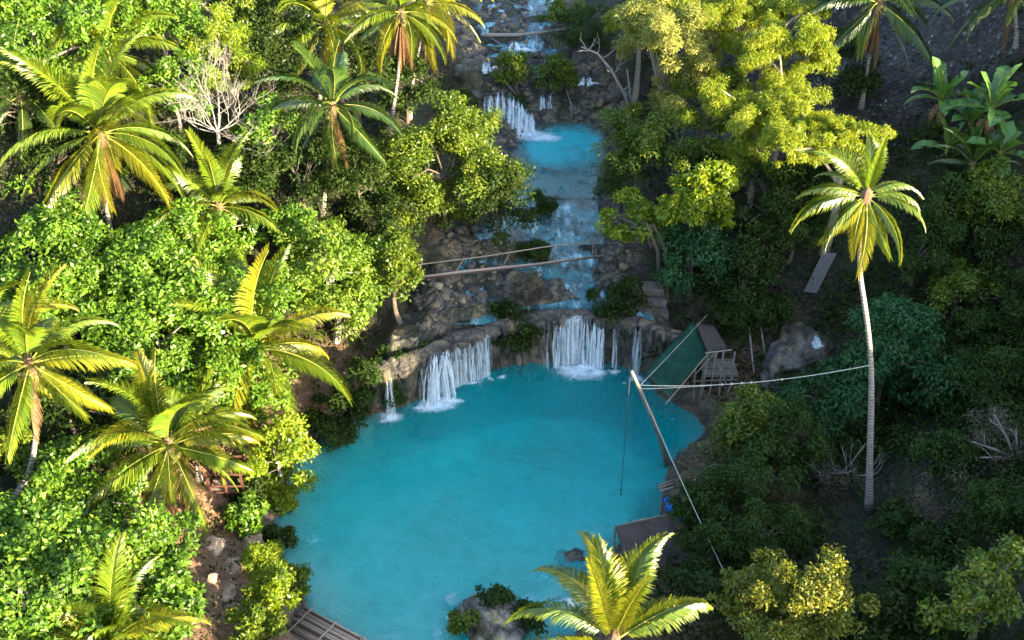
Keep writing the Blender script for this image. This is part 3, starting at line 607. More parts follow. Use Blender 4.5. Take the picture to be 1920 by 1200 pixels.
# ------------------------------------------------------------------ coconut palms
def frond_mesh(rs, e0, bend, m, L=4.6, n=118, hang=.55, vee=.35, lw=.066, dead=False, sweep=0.0):
    t = np.linspace(0, 1, 22); el = np.radians(e0 - bend*t**1.35); ds = L/21
    x = np.concatenate([[0], np.cumsum(np.cos(el[:-1])*ds)]); z = np.concatenate([[0], np.cumsum(np.sin(el[:-1])*ds)]); y = sweep*t**2
    P = np.stack([x, y, z], 1)
    mb = MB(); mb.cur = 1; mb.tube(P, np.linspace(.042, .010, 22), 5); mb.cur = 0
    V, F, rn = [], [], []; c = 0
    for sgn in (-1, 1):
        for i in range(n):
            u = .13 + .87*(i + rs.rand()*.6)/n; k = min(u*21, 20.99); j = int(k); fr = k - j
            p = P[j]*(1-fr) + P[j+1]*fr; tan = P[j+1] - P[j]; tan /= np.linalg.norm(tan)
            upn = np.array([-tan[2], 0, tan[0]]); side = np.array([0, sgn, 0])
            ll = 1.12*(min(1, .45 + (u-.13)*2.6))*(1 - .62*max(0, u-.45)/.55)*(.88 + .24*rs.rand())
            fa = math.radians(28 + 38*u + rs.uniform(-6, 6)); d0 = side*math.cos(fa) + tan*math.sin(fa) + upn*(vee - (.7 if dead else 0))
            d0 /= np.linalg.norm(d0); g = np.array([0, 0, -1.0]); hg = hang*(.7 + .6*rs.rand()) + (1.0 if dead else 0)
            d1 = d0 + g*hg; d1 /= np.linalg.norm(d1); d2 = d1 + g*hg*1.1; d2 /= np.linalg.norm(d2)
            q1 = p + d0*ll*.36; q2 = q1 + d1*ll*.34; q3 = q2 + d2*ll*.30
            wd = tan*.8 + upn*.45*1; wd = wd/np.linalg.norm(wd)*lw*.5*(.8 + .4*rs.rand())
            V += [p - wd*.6, p + wd*.6, q1 - wd, q1 + wd, q2 - wd*.8, q2 + wd*.8, q3]
            F += [(c, c+1, c+3, c+2), (c+2, c+3, c+5, c+4), (c+4, c+5, c+6)]; rn += [rs.rand()*.7 + .3*u]*3; c += 7
    mb.add(V, F, rn)
    me_o = mb.build('frond', [m, M['palmdead'] if dead else M['rachis']]); me = me_o.data; bpy.data.objects.remove(me_o); return me
CLASSES = [(84, 26), (72, 58), (56, 78), (40, 88), (22, 84), (4, 76), (-18, 58), (-44, 36)]
FR = {}
for key in ('palm', 'palmdeep', 'palmgold'):
    for ci, (e0, b) in enumerate(CLASSES):
        for v in range(2):
            FR[key, ci, v] = frond_mesh(np.random.RandomState(ci*7+v+1), e0 + v*5, b + v*9 - 4, M[key], hang=.28 + .09*ci, vee=.5 - .05*ci, sweep=(v-.5)*1.7)
for v in range(2): FR['dead', v] = frond_mesh(np.random.RandomState(70+v), -58 - 8*v, 26, M['palmdead'], L=3.2, n=44, hang=.5, dead=True)
def sphere(mb, c, r, k=6, q=(1, 1, 1.15)):
    V = []; F = []
    for i in range(k+1):
        th = math.pi*i/k
        for j in range(2*k): ph = math.pi*j/k; V.append((c[0]+r*q[0]*math.sin(th)*math.cos(ph), c[1]+r*q[1]*math.sin(th)*math.sin(ph), c[2]+r*q[2]*math.cos(th)))
    for i in range(k):
        for j in range(2*k): F.append((i*2*k+j, (i+1)*2*k+j, (i+1)*2*k+(j+1) % (2*k), i*2*k+(j+1) % (2*k)))
    mb.add(V, F)
GP = 'coconut palms'
def palm(crown, base, label, size=1.0, n=20, mat_='palm', dead=3, fronds=None, mid=(), lo=0, hi=7, nuts=True, az0=None, r=.15, gold=0, group=GP):
    """fronds: optional list of (azimuth in degrees, class 0 erect .. 7 hanging, scale)"""
    rng = random.Random(seed_of(label)); base = np.array(base, float); crown = np.array(crown, float)
    t = thing('coconut_palm', base, label, 'palm tree', group); off = crown - base
    ctl = [np.zeros(3)] + [np.array(m) - base for m in mid] + [off]
    if len(ctl) == 2: ctl = [ctl[0], off*np.array([.25, .25, .33]), off*np.array([.62, .62, .68]), off]
    ctl = np.array(ctl); tt = np.linspace(0, 1, len(ctl)); ts = np.linspace(0, 1, 26)
    P = np.stack([np.interp(ts, tt, ctl[:, i]) for i in range(3)], 1)
    for _ in range(6): P[1:-1] = (P[:-2] + 2*P[1:-1] + P[2:])/4
    rad = r*(1 - .4*ts) + .14*np.exp(-ts*len(ts)*.35)*r/.17
    rad = rad*(1 + .05*np.sin(ts*140))
    mb = MB(); mb.tube(P, rad, 10); mb.build('trunk', M['palmbark'], t, smooth_=True)
    mb = MB(); mb.tube([off - np.array([0, 0, .9]), off - np.array([0, 0, .35]), off + np.array([0, 0, .45]), off + np.array([0, 0, 1.0])*size], [.12, .25, .24, .06], 8); mb.build('crownshaft', M['sheath'], t)
    if fronds is None:
        a0 = rng.random()*360 if az0 is None else az0; fronds = []
        for i in range(n):
            u = i/(n-1); fronds.append((a0 + i*137.5 + rng.uniform(-14, 14), lo + (hi-lo)*u**.85 + rng.uniform(-.4, .4), 1.0))
    for (az, cl, scl) in fronds:
        c = int(max(0, min(7, round(cl)))); o = link('frond', FR['palmgold' if mat_ == 'palm' and rng.random() < (.05, .05, .05, .08, .12, .2, .3, .45)[c] + gold else mat_, c, rng.randrange(2)], t, tuple(off + np.array([0, 0, .25])))
        s = size*scl*(.9 + .2*rng.random()); o.scale = (s, s*(.95 if c else .7), s); o.rotation_euler = (rng.uniform(-.25, .25), 0, R(az))
    for i in range(dead):
        o = link('dead_frond', FR['dead', i % 2], t, tuple(off + np.array([0, 0, -.1]))); s = size*(.8 + .4*rng.random()); o.scale = (s, s*.6, s); o.rotation_euler = (0, 0, R((262, 300, 236, 325, 190, 350, 275)[i % 7]))
    if nuts:
        for k in range(3):
            mb = MB(); a = rng.random()*6.28
            for q in range(6): sphere(mb, (.34*math.cos(a) + rng.uniform(-.16, .16), .34*math.sin(a) + rng.uniform(-.16, .16), -.2 - .16*(q % 3)), .125, 5)
            mb.build('coconut_bunch', M['nut'], t, tuple(off), True)
    return t
g = on_ground
# the lone palm on the right bank
b = g(1629, 958); yb = b[1]
palm(at_y(1622, 378, yb), b, 'lone tall palm with long bare trunk on the shaded right bank', .70, dead=3, mid=[at_y(1631, 850, yb), at_y(1636, 690, yb), at_y(1624, 585, yb), at_y(1607, 490, yb)],
     fronds=[(180, 5, 1), (172, 4, .9), (205, 6, 1), (232, 6, .9), (262, 7, 1), (285, 7, .95), (318, 6, 1.08), (340, 5.4, 1), (8, 5, .95), (28, 4, .98), (70, 1, .8), (85, 0, .75), (110, 2, .85), (48, 2, .9), (130, 2, .95), (150, 3, .8), (240, 7, .8)], az0=0)
# bottom centre palm
b0 = np.array([*at_y(1150, 1190, 25.0)[:2], 0]); b0[2] = tz(b0[0], b0[1])
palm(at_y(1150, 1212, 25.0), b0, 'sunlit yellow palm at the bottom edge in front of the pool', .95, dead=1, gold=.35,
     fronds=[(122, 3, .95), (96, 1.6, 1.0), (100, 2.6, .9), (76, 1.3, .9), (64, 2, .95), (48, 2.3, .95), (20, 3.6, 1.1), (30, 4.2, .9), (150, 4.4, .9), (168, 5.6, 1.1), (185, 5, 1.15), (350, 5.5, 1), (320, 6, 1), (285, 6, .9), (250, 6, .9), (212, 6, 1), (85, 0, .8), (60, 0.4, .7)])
# left bank
b = g(374, 985); palm(at_y(318, 842, b[1]-.3), b, 'wide low palm beside the wooden shelter on the left bank', 1.1, 22, dead=2, az0=40)
b = g(372, 900); palm(at_y(372, 800, b[1]), b, 'short palm standing close behind the wide low palm', .8, 13, dead=1, az0=10, lo=1)
b = g(25, 940); palm(at_y(58, 690, b[1]), b, 'leaning palm with curved pale trunk at the left edge', 1.0, 20, dead=1, az0=15, mid=[at_y(60, 880, b[1]), at_y(68, 810, b[1]), at_y(64, 745, b[1])])
b = g(-40, 800); palm(at_y(-25, 640, b[1]), b, 'palm cut by the left edge behind the leaning palm', .95, 18, dead=0, az0=70)
b = g(208, 445); palm(at_y(190, 258, b[1]), b, 'biggest palm on the left bank with brown fronds under its crown', 1.28, 24, dead=4, az0=5, mid=[at_y(201, 400, b[1]), at_y(194, 330, b[1])])
b = g(215, 200); palm(at_y(200, 105, b[1]), b, 'palm rising directly behind the biggest left palm', 1.2, 20, dead=1, az0=60)
b = g(40, 290); palm(at_y(40, 185, b[1]), b, 'dim palm at the left edge above the broadleaf trees', .85, 16, 'palmdeep', dead=1, az0=25)
b = g(420, 520); palm(at_y(412, 395, b[1]), b, 'young palm under the bare white tree', 1.0, 18, dead=1, az0=120)
b = g(604, 405); palm(at_y(624, 205, b[1]), b, 'slender dark green palm with a long rusty skirt of dead fronds', .98, 19, 'palmdeep', dead=4, az0=20, mid=[at_y(612, 330, b[1]), at_y(620, 260, b[1])])
b = g(600, 190); palm(at_y(610, 55, b[1]), b, 'palm at the top edge behind the slender dark palm', 1.2, 18, dead=1, az0=35)
b = g(728, 262); palm(at_y(752, 30, b[1]), b, 'left palm of the leaning pair above the stream', 1.0, 19, dead=7, az0=80, mid=[at_y(738, 200, b[1]), at_y(748, 130, b[1])])
b = g(768, 225); palm(at_y(800, 15, b[1]), b, 'right palm of the leaning pair with drooping bright fronds', 1.1, 21, gold=.5, lo=2, dead=2, az0=10, mid=[at_y(771, 170, b[1]), at_y(780, 120, b[1])])
b = g(470, 780); palm(at_y(480, 660, b[1]), b, 'palm leaning from the left bank towards the pool', 1.32, 21, gold=.25, dead=1, az0=0)
b = g(215, 1290); palm(at_y(212, 1215, b[1]), b, 'palm cut by the bottom edge at the lower left', .92, 18, dead=0, az0=45, lo=0, hi=5)
b = g(505, 60); palm(at_y(490, 0, b[1]), b, 'palm cut by the top edge left of centre', 1.1, 16, 'palmdeep', dead=1, az0=45)
b = g(1614, 205); palm(at_y(1645, 12, b[1]), b, 'dim palm on the dark scree slope at the top edge', 1.1, 19, 'palmdeep', dead=3, az0=30)
b = g(1905, 90); palm(at_y(1900, -10, b[1]), b, 'palm in the top right corner', 1.0, 15, 'palmdeep', dead=1, az0=0)
b = g(1820, 335); palm(at_y(1822, 318, b[1]), b, 'stemless young palm below the banana plants', .62, 12, 'palmdeep', dead=0, az0=0, hi=5, nuts=False, group=None)

# ------------------------------------------------------------------ banana plants
def banana_leaf(rs, e0, bend, L=2.1, W=.62):
    n = 14; t = np.linspace(0, 1, n); el = np.radians(e0 - bend*t**1.4); ds = L/(n-1)
    x = np.concatenate([[0], np.cumsum(np.cos(el[:-1])*ds)]); z = np.concatenate([[0], np.cumsum(np.sin(el[:-1])*ds)])
    V = []; F = []; rn = []; c = 0
    for s in (-1, 1):
        for i in range(n-1):
            if rs.rand() < .07 and i > 3: continue
            def wd(u): return W*.5*np.clip(min((u-.12)*5, (1.03-u)*5), 0.05, 1)*(.92 + .16*rs.rand()) if u > .12 else .03
            a, b2 = wd(t[i]), wd(t[i+1])
            V += [(x[i], 0, z[i]), (x[i+1], 0, z[i+1]), (x[i+1], s*b2, z[i+1] + b2*.35), (x[i], s*a, z[i] + a*.35)]
            F.append((c, c+1, c+2, c+3)); rn.append(rs.rand()); c += 4
    mb = MB(); mb.add(V, F, rn); mb.cur = 1; mb.tube(np.stack([x, x*0, z - .015], 1), np.linspace(.035, .01, n), 5)
    o = mb.build('leaf', [M['banana'], M['rachis']]); me = o.data; bpy.data.objects.remove(o); return me
BL = [banana_leaf(np.random.RandomState(i), e, b) for i, (e, b) in enumerate([(78, 30), (62, 50), (45, 70), (30, 80), (12, 70)])]
BD = banana_leaf(np.random.RandomState(9), -55, 30, 1.6, .5); BD = BD.copy(); BD.materials.clear(); BD.materials.append(M['palmdead']); BD.materials.append(M['sheath'])
def banana(px, py, h, s, n, label):
    p = g(px, py); rng = random.Random(seed_of(label)); t = thing('banana_plant', p - np.array([0, 0, .1]), label, 'banana plant', 'banana plants on the scree slope')
    mb = MB(); mb.tube([(0, 0, 0), (.05, 0, h*.5), (0, 0, h)], [.13*s, .11*s, .07*s], 8); mb.build('stem', M['rachis'], t, smooth_=True)
    for i in range(n):
        o = link('leaf', BL[min(4, int(5*i/n))], t, (0, 0, h - .05)); k = s*(.85 + .3*rng.random()); o.scale = (k, k, k); o.rotation_euler = (rng.uniform(-.3, .3), 0, R(i*137.5 + rng.uniform(-20, 20)))
    for i in range(3):
        o = link('dead_leaf', BD, t, (0, 0, h - .15)); o.scale = (s*.8,)*3; o.rotation_euler = (0, 0, R(200 + i*70))
    return t
banana(1752, 245, 2.3, 1.25, 10, 'left banana plant with one withered leaf')
banana(1842, 262, 2.2, 1.35, 11, 'largest banana plant with torn upright leaves')
banana(1812, 268, 1.4, 1.15, 8, 'middle banana plant with broad pale leaves')
banana(1868, 318, 1.2, 1.1, 8, 'lowest banana plant beside the right edge')
banana(1770, 300, .8, 1.0, 6, 'small banana plant below the left one')
# ------------------------------------------------------------------ foliage
#            material, leaf length, width, droop, clump radius, leaves per clump, bark
SPEC = {
 'broad': ('broad', .36, .19, .25, .62, 62, 'barkpale'), 'deep': ('deep', .34, .17, .3, .66, 56, 'bark'), 'teal': ('teal', .40, .16, .75, .7, 70, 'bark'),
 'lime': ('lime', .30, .14, .25, .55, 64, 'barkpale'), 'gold': ('gold', .22, .12, .15, .42, 62, 'barkpale'), 'olive': ('olive', .30, .15, .3, .6, 60, 'bark'),
 'fresh': ('fresh', .32, .15, .25, .55, 64, 'barkpale'), 'pale': ('pale', .34, .09, .6, .5, 66, 'bamboo'), 'feather': ('lime', .34, .08, .6, .5, 80, 'bamboo'), 'brush': ('brush', .22, .07, .2, .6, 34, 'greywood'),
 'dull': ('dull', .30, .12, .5, .6, 60, 'bark'), 'bamboo': ('plume', .38, .07, .85, .36, 62, 'bamboo'), 'tropic': ('lime', .42, .2, .4, .55, 44, 'bark'),
}
def norm(a): return a / (np.linalg.norm(a, axis=-1, keepdims=True) + 1e-9)
def leaves(rs, C, cr, nl, L, W, droop, out_from):
    """leaf quads round clump centres C (n,3)"""
    n = len(C)*nl; c = np.repeat(C, nl, 0); rr = np.repeat(cr, nl)
    d = norm(rs.normal(size=(n, 3)) + np.array([0, 0, .35])); p = c + d*(rr*(.35 + .75*rs.rand(n)**.6))[:, None]*np.array([1, 1, .72])
    o = norm(c - out_from); nrm = norm(d*.6 + o*.25 + np.array([0, 0, .45]) + rs.normal(size=(n, 3))*.6)
    a = norm(np.cross(nrm, rs.normal(size=(n, 3)))); a = norm(a + d*.5 + o*.25 - np.array([0, 0, 1])*droop)
    s = norm(np.cross(nrm, a)); nrm = np.cross(a, s)
    k_ = np.repeat(.8 + .45*rs.rand(len(C)), nl); l = (L*k_*(.6 + .75*rs.rand(n)))[:, None]; w = (W*k_*(.65 + .6*rs.rand(n)))[:, None]
    V = np.stack([p, p + a*l*.48 + s*w*.5 + nrm*w*.22, p + a*l - nrm*l*.16*(.5+droop), p + a*l*.48 - s*w*.5 + nrm*w*.22], 1)
    cl = np.repeat(rs.rand(len(C)), nl)
    return V, np.clip(.5*rs.rand(n) + .5*cl + .12*(rs.rand(n) - .5), 0, 1)
def lobes_clumps(rs, lobes, cr0, dens):
    Cs, R_ = [], []
    for c, r in lobes:
        r = np.asarray(r); area = 4*math.pi*((r[0]*r[1])**1.6/3 + (r[0]*r[2])**1.6/3 + (r[1]*r[2])**1.6/3)**(1/1.6)
        k = max(5, int(dens*area/(math.pi*cr0*cr0)*.95)); d = norm(rs.normal(size=(k, 3)) + np.array([0, -.18, .28]))
        f = 1.0 - .5*rs.rand(k)**1.7
        lump = 1 + .36*fbm(d[:, 0]*2.1 + c[0], d[:, 1]*2.1 + c[1], d[:, 2]*2.1, seed=7, octv=2)
        Cs.append(np.asarray(c) + d*r*(f*lump)[:, None]); R_.append(cr0*(.55 + .8*rs.rand(k)))
    return np.concatenate(Cs), np.concatenate(R_)
LEAFCOUNT = [0]
def plant(px, py, rx_, ry_, h, sp, label, group=None, lobes=(), cat='tree', name='tree', dens=1.12, plumes=0, trunk=True, trunks=None, at=None, leafk=1.0):
    rs = np.random.RandomState(seed_of(label)); rng = random.Random(seed_of(label))
    mat_, L, W, droop, cr0, nl, bark = SPEC[sp]; L *= leafk*.72; W *= leafk*.78
    c = np.array(at) if at is not None else on_ground(px, py, h); s = mpp(c)
    cs = np.clip(min(rx_, ry_)*s/1.9, .45, 1.15); cr0 *= cs
    LB = [(np.zeros(3), np.array([rx_*s, (rx_+ry_)*.5*s, ry_*s*.95]))]
    for (dx, dy, a, b) in lobes:
        LB.append((np.array([dx*s, (rng.random()-.5)*(rx_*s)*.9, -dy*s*1.12]), np.array([a*s, (a+b)*.5*s, b*s])))
    R0 = np.array([rx_, (rx_+ry_)*.5, ry_])*s
    if plumes:                                        # arching culm tips
        LB[0] = (LB[0][0], LB[0][1]*.5)
        for i in range(plumes):
            az = rng.random()*6.283; el = R(rng.uniform(20, 84)); ln = rng.uniform(1.0, 1.5)
            for q, u in enumerate((.62, .8, .95, 1.06)):
                e = el - .5*u*u; LB.append((np.array([math.cos(az)*math.cos(e), math.sin(az)*math.cos(e), math.sin(e)])*R0*u*ln, np.full(3, (.2 - .035*q)*R0.mean()*np.array([1, 1, 1.25])[0])))
    else:                                             # uneven sprigs that break the outline
        for i in range(9):
            d = rs.normal(size=3) + np.array([0, -.2, .5]); d /= np.linalg.norm(d); LB.append((d*R0*rng.uniform(.92, 1.22), np.full(3, R0.mean()*rng.uniform(.13, .26))))
    C, CR = lobes_clumps(rs, LB, cr0, dens)
    fq = 1.5/max(R0.mean(), .4); keep = fbm(C[:, 0]*fq + c[0], C[:, 1]*fq + c[1], C[:, 2]*fq*1.2, seed=77, octv=3) > -.1; C, CR = C[keep], CR[keep]
    C[:, 2] = np.maximum(C[:, 2], -h + .15) if at is None else C[:, 2]
    V, rnd = leaves(rs, C, CR, int(nl*cs**1.1*1.55)+6, L, W, droop, np.array([0, 0, -ry_*s*.7]))
    g = tz(c[0], c[1]); base = np.array([c[0], c[1], g - .1])
    t = thing(name, base, label, cat, group)
    off = c - base
    link('crown' if cat == 'tree' else 'foliage', quads_mesh('foliage', V + off, rnd, M[mat_]), t); LEAFCOUNT[0] += len(V)
    mb = MB(); r0 = .05 + .028*h if cat == 'tree' else .03
    tops = [off]
    if trunks:
        for pts in trunks:
            P = np.array(pts) - base; mb.tube(P, np.linspace(r0*1.1, r0*.55, len(P)), 7)
        tops = [np.array(p[-1]) - base for p in trunks]
    elif trunk:
        b = np.array([rng.uniform(-.4, .4), rng.uniform(-.3, .3), 0])*min(1, h/4); mid = off*.5 + b*.5
        P = np.array([b*0, mid*.5 + b*.4, mid + b*.3, off*np.array([1, 1, .82])]); mb.tube(P, [r0*1.25, r0, r0*.85, r0*.55], 7)
    kk = min(len(C), 10 if cat == 'tree' else 6)
    for i in rs.choice(len(C), kk, False):
        e = C[i] + off; st = tops[i % len(tops)]*np.array([1, 1, .62 + .3*rng.random()]) if cat == 'tree' else np.array([0, 0, 0.])
        m_ = (st + e)/2 + np.array([0, 0, .15*np.linalg.norm(e-st)])
        mb.tube([st, m_, e], [r0*.45, r0*.3, r0*.12], 5)
    mb.build('trunk' if cat == 'tree' else 'stem', M[bark], t)
    return t
GL, GR = 'trees of the sunlit left bank', 'trees of the shaded right bank'
GS = 'shrubs around the water'
def T(*a, **k): return plant(*a, **k)
def S(*a, **k): k.setdefault('cat', 'shrub'); k.setdefault('name', 'shrub'); return plant(*a, **k)

def B(*a, **k): k.setdefault('plumes', 20); return plant(*a, **k)
# --- left, far background
T(70, 66, 120, 80, 5.5, 'broad', 'large bright green tree filling the top left corner', GL, lobes=[(60, -30, 60, 40), (-60, 40, 60, 45)])
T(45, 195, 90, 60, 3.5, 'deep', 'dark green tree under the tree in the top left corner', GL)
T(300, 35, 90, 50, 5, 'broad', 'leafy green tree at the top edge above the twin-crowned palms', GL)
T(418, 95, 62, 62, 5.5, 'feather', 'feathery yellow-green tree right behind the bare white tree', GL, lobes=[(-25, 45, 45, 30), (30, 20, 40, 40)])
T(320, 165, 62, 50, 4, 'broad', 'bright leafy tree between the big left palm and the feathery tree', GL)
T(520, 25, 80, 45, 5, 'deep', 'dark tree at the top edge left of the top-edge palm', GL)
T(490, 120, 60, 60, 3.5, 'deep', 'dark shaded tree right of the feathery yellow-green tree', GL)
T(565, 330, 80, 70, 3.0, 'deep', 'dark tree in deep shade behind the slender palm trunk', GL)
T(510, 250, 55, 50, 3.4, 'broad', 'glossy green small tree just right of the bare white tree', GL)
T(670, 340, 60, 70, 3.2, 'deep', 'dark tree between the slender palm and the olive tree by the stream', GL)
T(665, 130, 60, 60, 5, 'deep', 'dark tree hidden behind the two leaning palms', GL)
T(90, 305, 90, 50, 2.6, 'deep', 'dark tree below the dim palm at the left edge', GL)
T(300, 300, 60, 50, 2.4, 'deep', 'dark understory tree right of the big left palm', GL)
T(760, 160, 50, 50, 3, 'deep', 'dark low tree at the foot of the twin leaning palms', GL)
T(400, 15, 60, 40, 5, 'olive', 'olive tree at the top edge above the feathery tree', GL)
T(180, 20, 50, 40, 6, 'broad', 'bright tree at the top edge left of the upper big palm', GL)
T(470, 320, 50, 60, 2.5, 'deep', 'dark shrubby tree below the bare white tree', GL)
# --- left, middle: the bright broadleaf mass
T(90, 430, 110, 62, 4.2, 'broad', 'bright broadleaf tree at the left edge under the big palm', GL, lobes=[(40, 30, 70, 45)])
T(235, 490, 105, 68, 5.2, 'broad', 'rounded bright broadleaf tree directly below the big palm trunk', GL, lobes=[(-50, 25, 60, 50), (70, -20, 55, 45)])
T(365, 455, 85, 62, 5.0, 'broad', 'bright broadleaf tree below the young palm', GL, lobes=[(40, 25, 50, 40)])
T(110, 560, 110, 58, 4.4, 'broad', 'bright broadleaf tree above the leaning palm at the left edge', GL)
T(290, 610, 115, 75, 5.5, 'broad', 'largest glossy broadleaf tree in the middle of the left bank', GL, lobes=[(-70, 30, 60, 50), (80, 10, 60, 55), (0, -40, 70, 40)])
T(440, 585, 88, 78, 5.6, 'broad', 'dense glossy tree between the largest broadleaf tree and the round pale-green tree', GL, lobes=[(-30, 50, 60, 45)])
T(400, 690, 88, 55, 4.6, 'broad', 'bright tree just above the wide low palm', GL)
T(475, 715, 60, 60, 4.0, 'broad', 'bright tree behind the palm that leans out to the water', GL)
T(250, 690, 80, 45, 3.6, 'broad', 'glossy tree left of the tree above the wide low palm', GL)
T(615, 505, 88, 82, 5.4, 'fresh', 'round pale-green tree standing left of the thread curtain', GL, lobes=[(45, 40, 50, 60), (30, 85, 40, 40), (-40, 40, 50, 45)], leafk=1.15, dens=1.4)
T(555, 430, 50, 40, 3.6, 'broad', 'small bright tree at the back of the round pale-green tree', GL)
T(742, 500, 36, 62, 4.2, 'olive', 'narrow olive-brown tree hanging over the left end of the footbridge', GL, lobes=[(15, -30, 30, 35)])
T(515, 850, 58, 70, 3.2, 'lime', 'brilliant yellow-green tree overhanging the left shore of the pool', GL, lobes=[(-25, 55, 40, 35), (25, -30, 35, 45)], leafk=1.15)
S(640, 770, 50, 42, 1.3, 'deep', 'dark green shrub at the waterline below the orange bank', GS)
S(692, 722, 48, 40, 2.0, 'dull', 'fern-like hanging shrub left of the leftmost waterfall', GS)
S(730, 680, 30, 30, 1.6, 'deep', 'small dark shrub above the leftmost waterfall', GS)
S(604, 812, 34, 26, .9, 'dull', 'drooping shrub at the waterline right of the brilliant yellow-green tree', GS)
S(528, 935, 24, 26, .8, 'lime', 'small lime shrub overhanging the left shore below the brilliant yellow-green tree', GS)
S(520, 1010, 24, 20, .6, 'dull', 'low shrub at the left shore facing the single drowned rock', GS)
S(560, 1095, 26, 26, .8, 'olive', 'olive shrub hanging over the water just above the raft', GS)
S(735, 745, 20, 18, .6, 'dull', 'tiny shrub at the foot of the leftmost waterfall', GS)
S(800, 655, 18, 16, .5, 'dull', 'tiny fern clump on the travertine buttress', GS)
# --- left, front
T(120, 760, 95, 50, 2.8, 'deep', 'dark tree in the shadow right of the leaning left palm', GL)
T(235, 775, 60, 45, 2.4, 'deep', 'dark low tree left of the wide low palm', GL)
T(80, 890, 95, 55, 2.8, 'broad', 'glossy tree around the foot of the leaning left palm', GL)
T(185, 945, 85, 55, 3.2, 'broad', 'bright glossy tree left of the wide low palm fronds', GL)
T(60, 1010, 100, 62, 3.8, 'broad', 'bright broadleaf tree at the left edge near the bottom', GL, lobes=[(50, -30, 50, 40)])
T(210, 1045, 105, 66, 4.2, 'broad', 'largest glossy tree in the bottom left quarter', GL, lobes=[(60, -35, 55, 45), (-60, 30, 60, 45)])
T(300, 1015, 62, 46, 3.2, 'broad', 'glossy tree beside the largest orange boulder', GL)
T(320, 1105, 56, 42, 2.8, 'broad', 'glossy low tree left of the shaded bank rocks', GL)
T(75, 1130, 110, 66, 4.2, 'broad', 'bright tree in the bottom left corner', GL)
T(300, 1160, 70, 45, 3.4, 'broad', 'glossy tree right of the bottom-left palm', GL)
T(30, 850, 55, 40, 2.4, 'olive', 'yellowish small tree at the left edge beside the leaning palm', GL)
S(505, 1120, 40, 60, 1.2, 'lime', 'taller yellow-green shrub beside the bamboo raft', GS, lobes=[(-25, 40, 36, 36), (18, -40, 32, 28)])
S(480, 1180, 40, 36, 1.1, 'olive', 'olive shrub left of the bamboo raft', GS)
S(505, 1050, 40, 30, .8, 'feather', 'yucca-like spiky shrub on the rocks at the left shore', GS)
S(460, 965, 34, 26, .9, 'broad', 'small bright shrub above the grey waterside boulder', GS)
S(470, 925, 30, 22, .8, 'deep', 'dark little shrub behind the wooden shelter', GS)
# --- centre
T(835, 320, 95, 75, 4.6, 'olive', 'big olive and green tree on the left bank of the stream', GL, lobes=[(-75, -45, 65, 50), (40, -60, 60, 50), (75, 10, 60, 60), (-30, 60, 80, 50), (20, 110, 50, 36), (-90, 60, 50, 40), (5, -100, 32, 32)], dens=1.9)
T(935, 395, 62, 66, 2.8, 'deep', 'dark green tree leaning over the stream right of the big olive tree', GL, lobes=[(20, -60, 40, 50)])
T(720, 420, 62, 52, 2.8, 'deep', 'dark tree under the big olive tree', GL)
S(960, 612, 40, 36, .9, 'deep', 'hanging green bush between the thread curtain and the widest fall', GS, lobes=[(15, 30, 26, 26), (-10, -25, 30, 22)])
S(988, 542, 26, 34, .8, 'brush', 'tall dry bush on the terrace above the hanging bush', GS, dens=1.3)
S(1165, 562, 46, 36, .9, 'deep', 'dark bush on the ledge right of the teal channel', GS)
S(998, 470, 24, 22, .6, 'dull', 'small bush at midstream behind the handrail', GS)
S(1015, 385, 20, 26, .6, 'dull', 'dark bush at the left edge of the shallow stream', GS)
S(958, 130, 34, 28, .6, 'olive', 'mossy bush on the boulder between the far falls', GS)
S(1045, 140, 42, 30, .6, 'olive', 'brown-green bush above the small double-thread fall', GS)
S(1100, 60, 62, 36, 1.6, 'dull', 'grey-green bush at the right end of the fallen log', GS)
S(1160, 120, 52, 40, 1.4, 'brush', 'dry grey bush behind the bleached snag', GS)
S(1060, 20, 45, 25, 1.4, 'olive', 'olive bush on the right bank at the top edge', GS)
S(820, 130, 42, 34, 1.0, 'brush', 'dry bush on the bank under the leaning palms', GS)
S(870, 210, 40, 30, .8, 'dull', 'dark bush left of the broad foaming cascade', GS)
S(975, 205, 14, 22, .6, 'dull', 'sapling in front of the broad foaming cascade', GS)
# --- right, lit tall growth
B(1245, 115, 66, 108, 8.5, 'pale', 'tall pale yellow bamboo clump beside the bleached snag', GR, lobes=[(-20, -70, 40, 40), (15, 75, 34, 50)])
B(1200, 40, 40, 36, 7, 'bamboo', 'yellow-green treetop left of the pale bamboo clump', GR)
B(1335, 75, 85, 75, 8.5, 'bamboo', 'yellow-green bamboo clump at the top edge right of the pale clump', GR, lobes=[(50, -50, 60, 40), (-40, 50, 50, 45)])
B(1440, 40, 70, 50, 9, 'bamboo', 'yellow-green treetop at the top edge left of the dim palm', GR)
B(1475, 125, 62, 70, 8, 'bamboo', 'feathery lime tree right of the bamboo clumps', GR, lobes=[(20, -50, 40, 36), (-30, 60, 60, 45)])
B(1420, 230, 95, 70, 7, 'bamboo', 'largest lime tree behind the lone palm', GR, lobes=[(-20, 60, 70, 45), (70, 20, 55, 36)])
T(1335, 190, 55, 55, 6, 'olive', 'olive tree in the gap between the lime trees', GR)
B(1585, 262, 62, 32, 8, 'bamboo', 'lime branch-like tree reaching out above the lone palm crown', GR, lobes=[(-65, 10, 50, 34), (40, 6, 30, 22), (-120, 0, 40, 40)])
T(1185, 262, 52, 50, 4.6, 'olive', 'olive tree at the right shore of the upper pool', GR, lobes=[(-10, 45, 45, 36)])
T(1275, 262, 78, 52, 6, 'olive', 'olive tree below the tall pale bamboo clump', GR, lobes=[(50, 30, 45, 30)])
T(1165, 345, 48, 46, 3.6, 'dull', 'dull green tree leaning over the shallow stream from the right', GR)
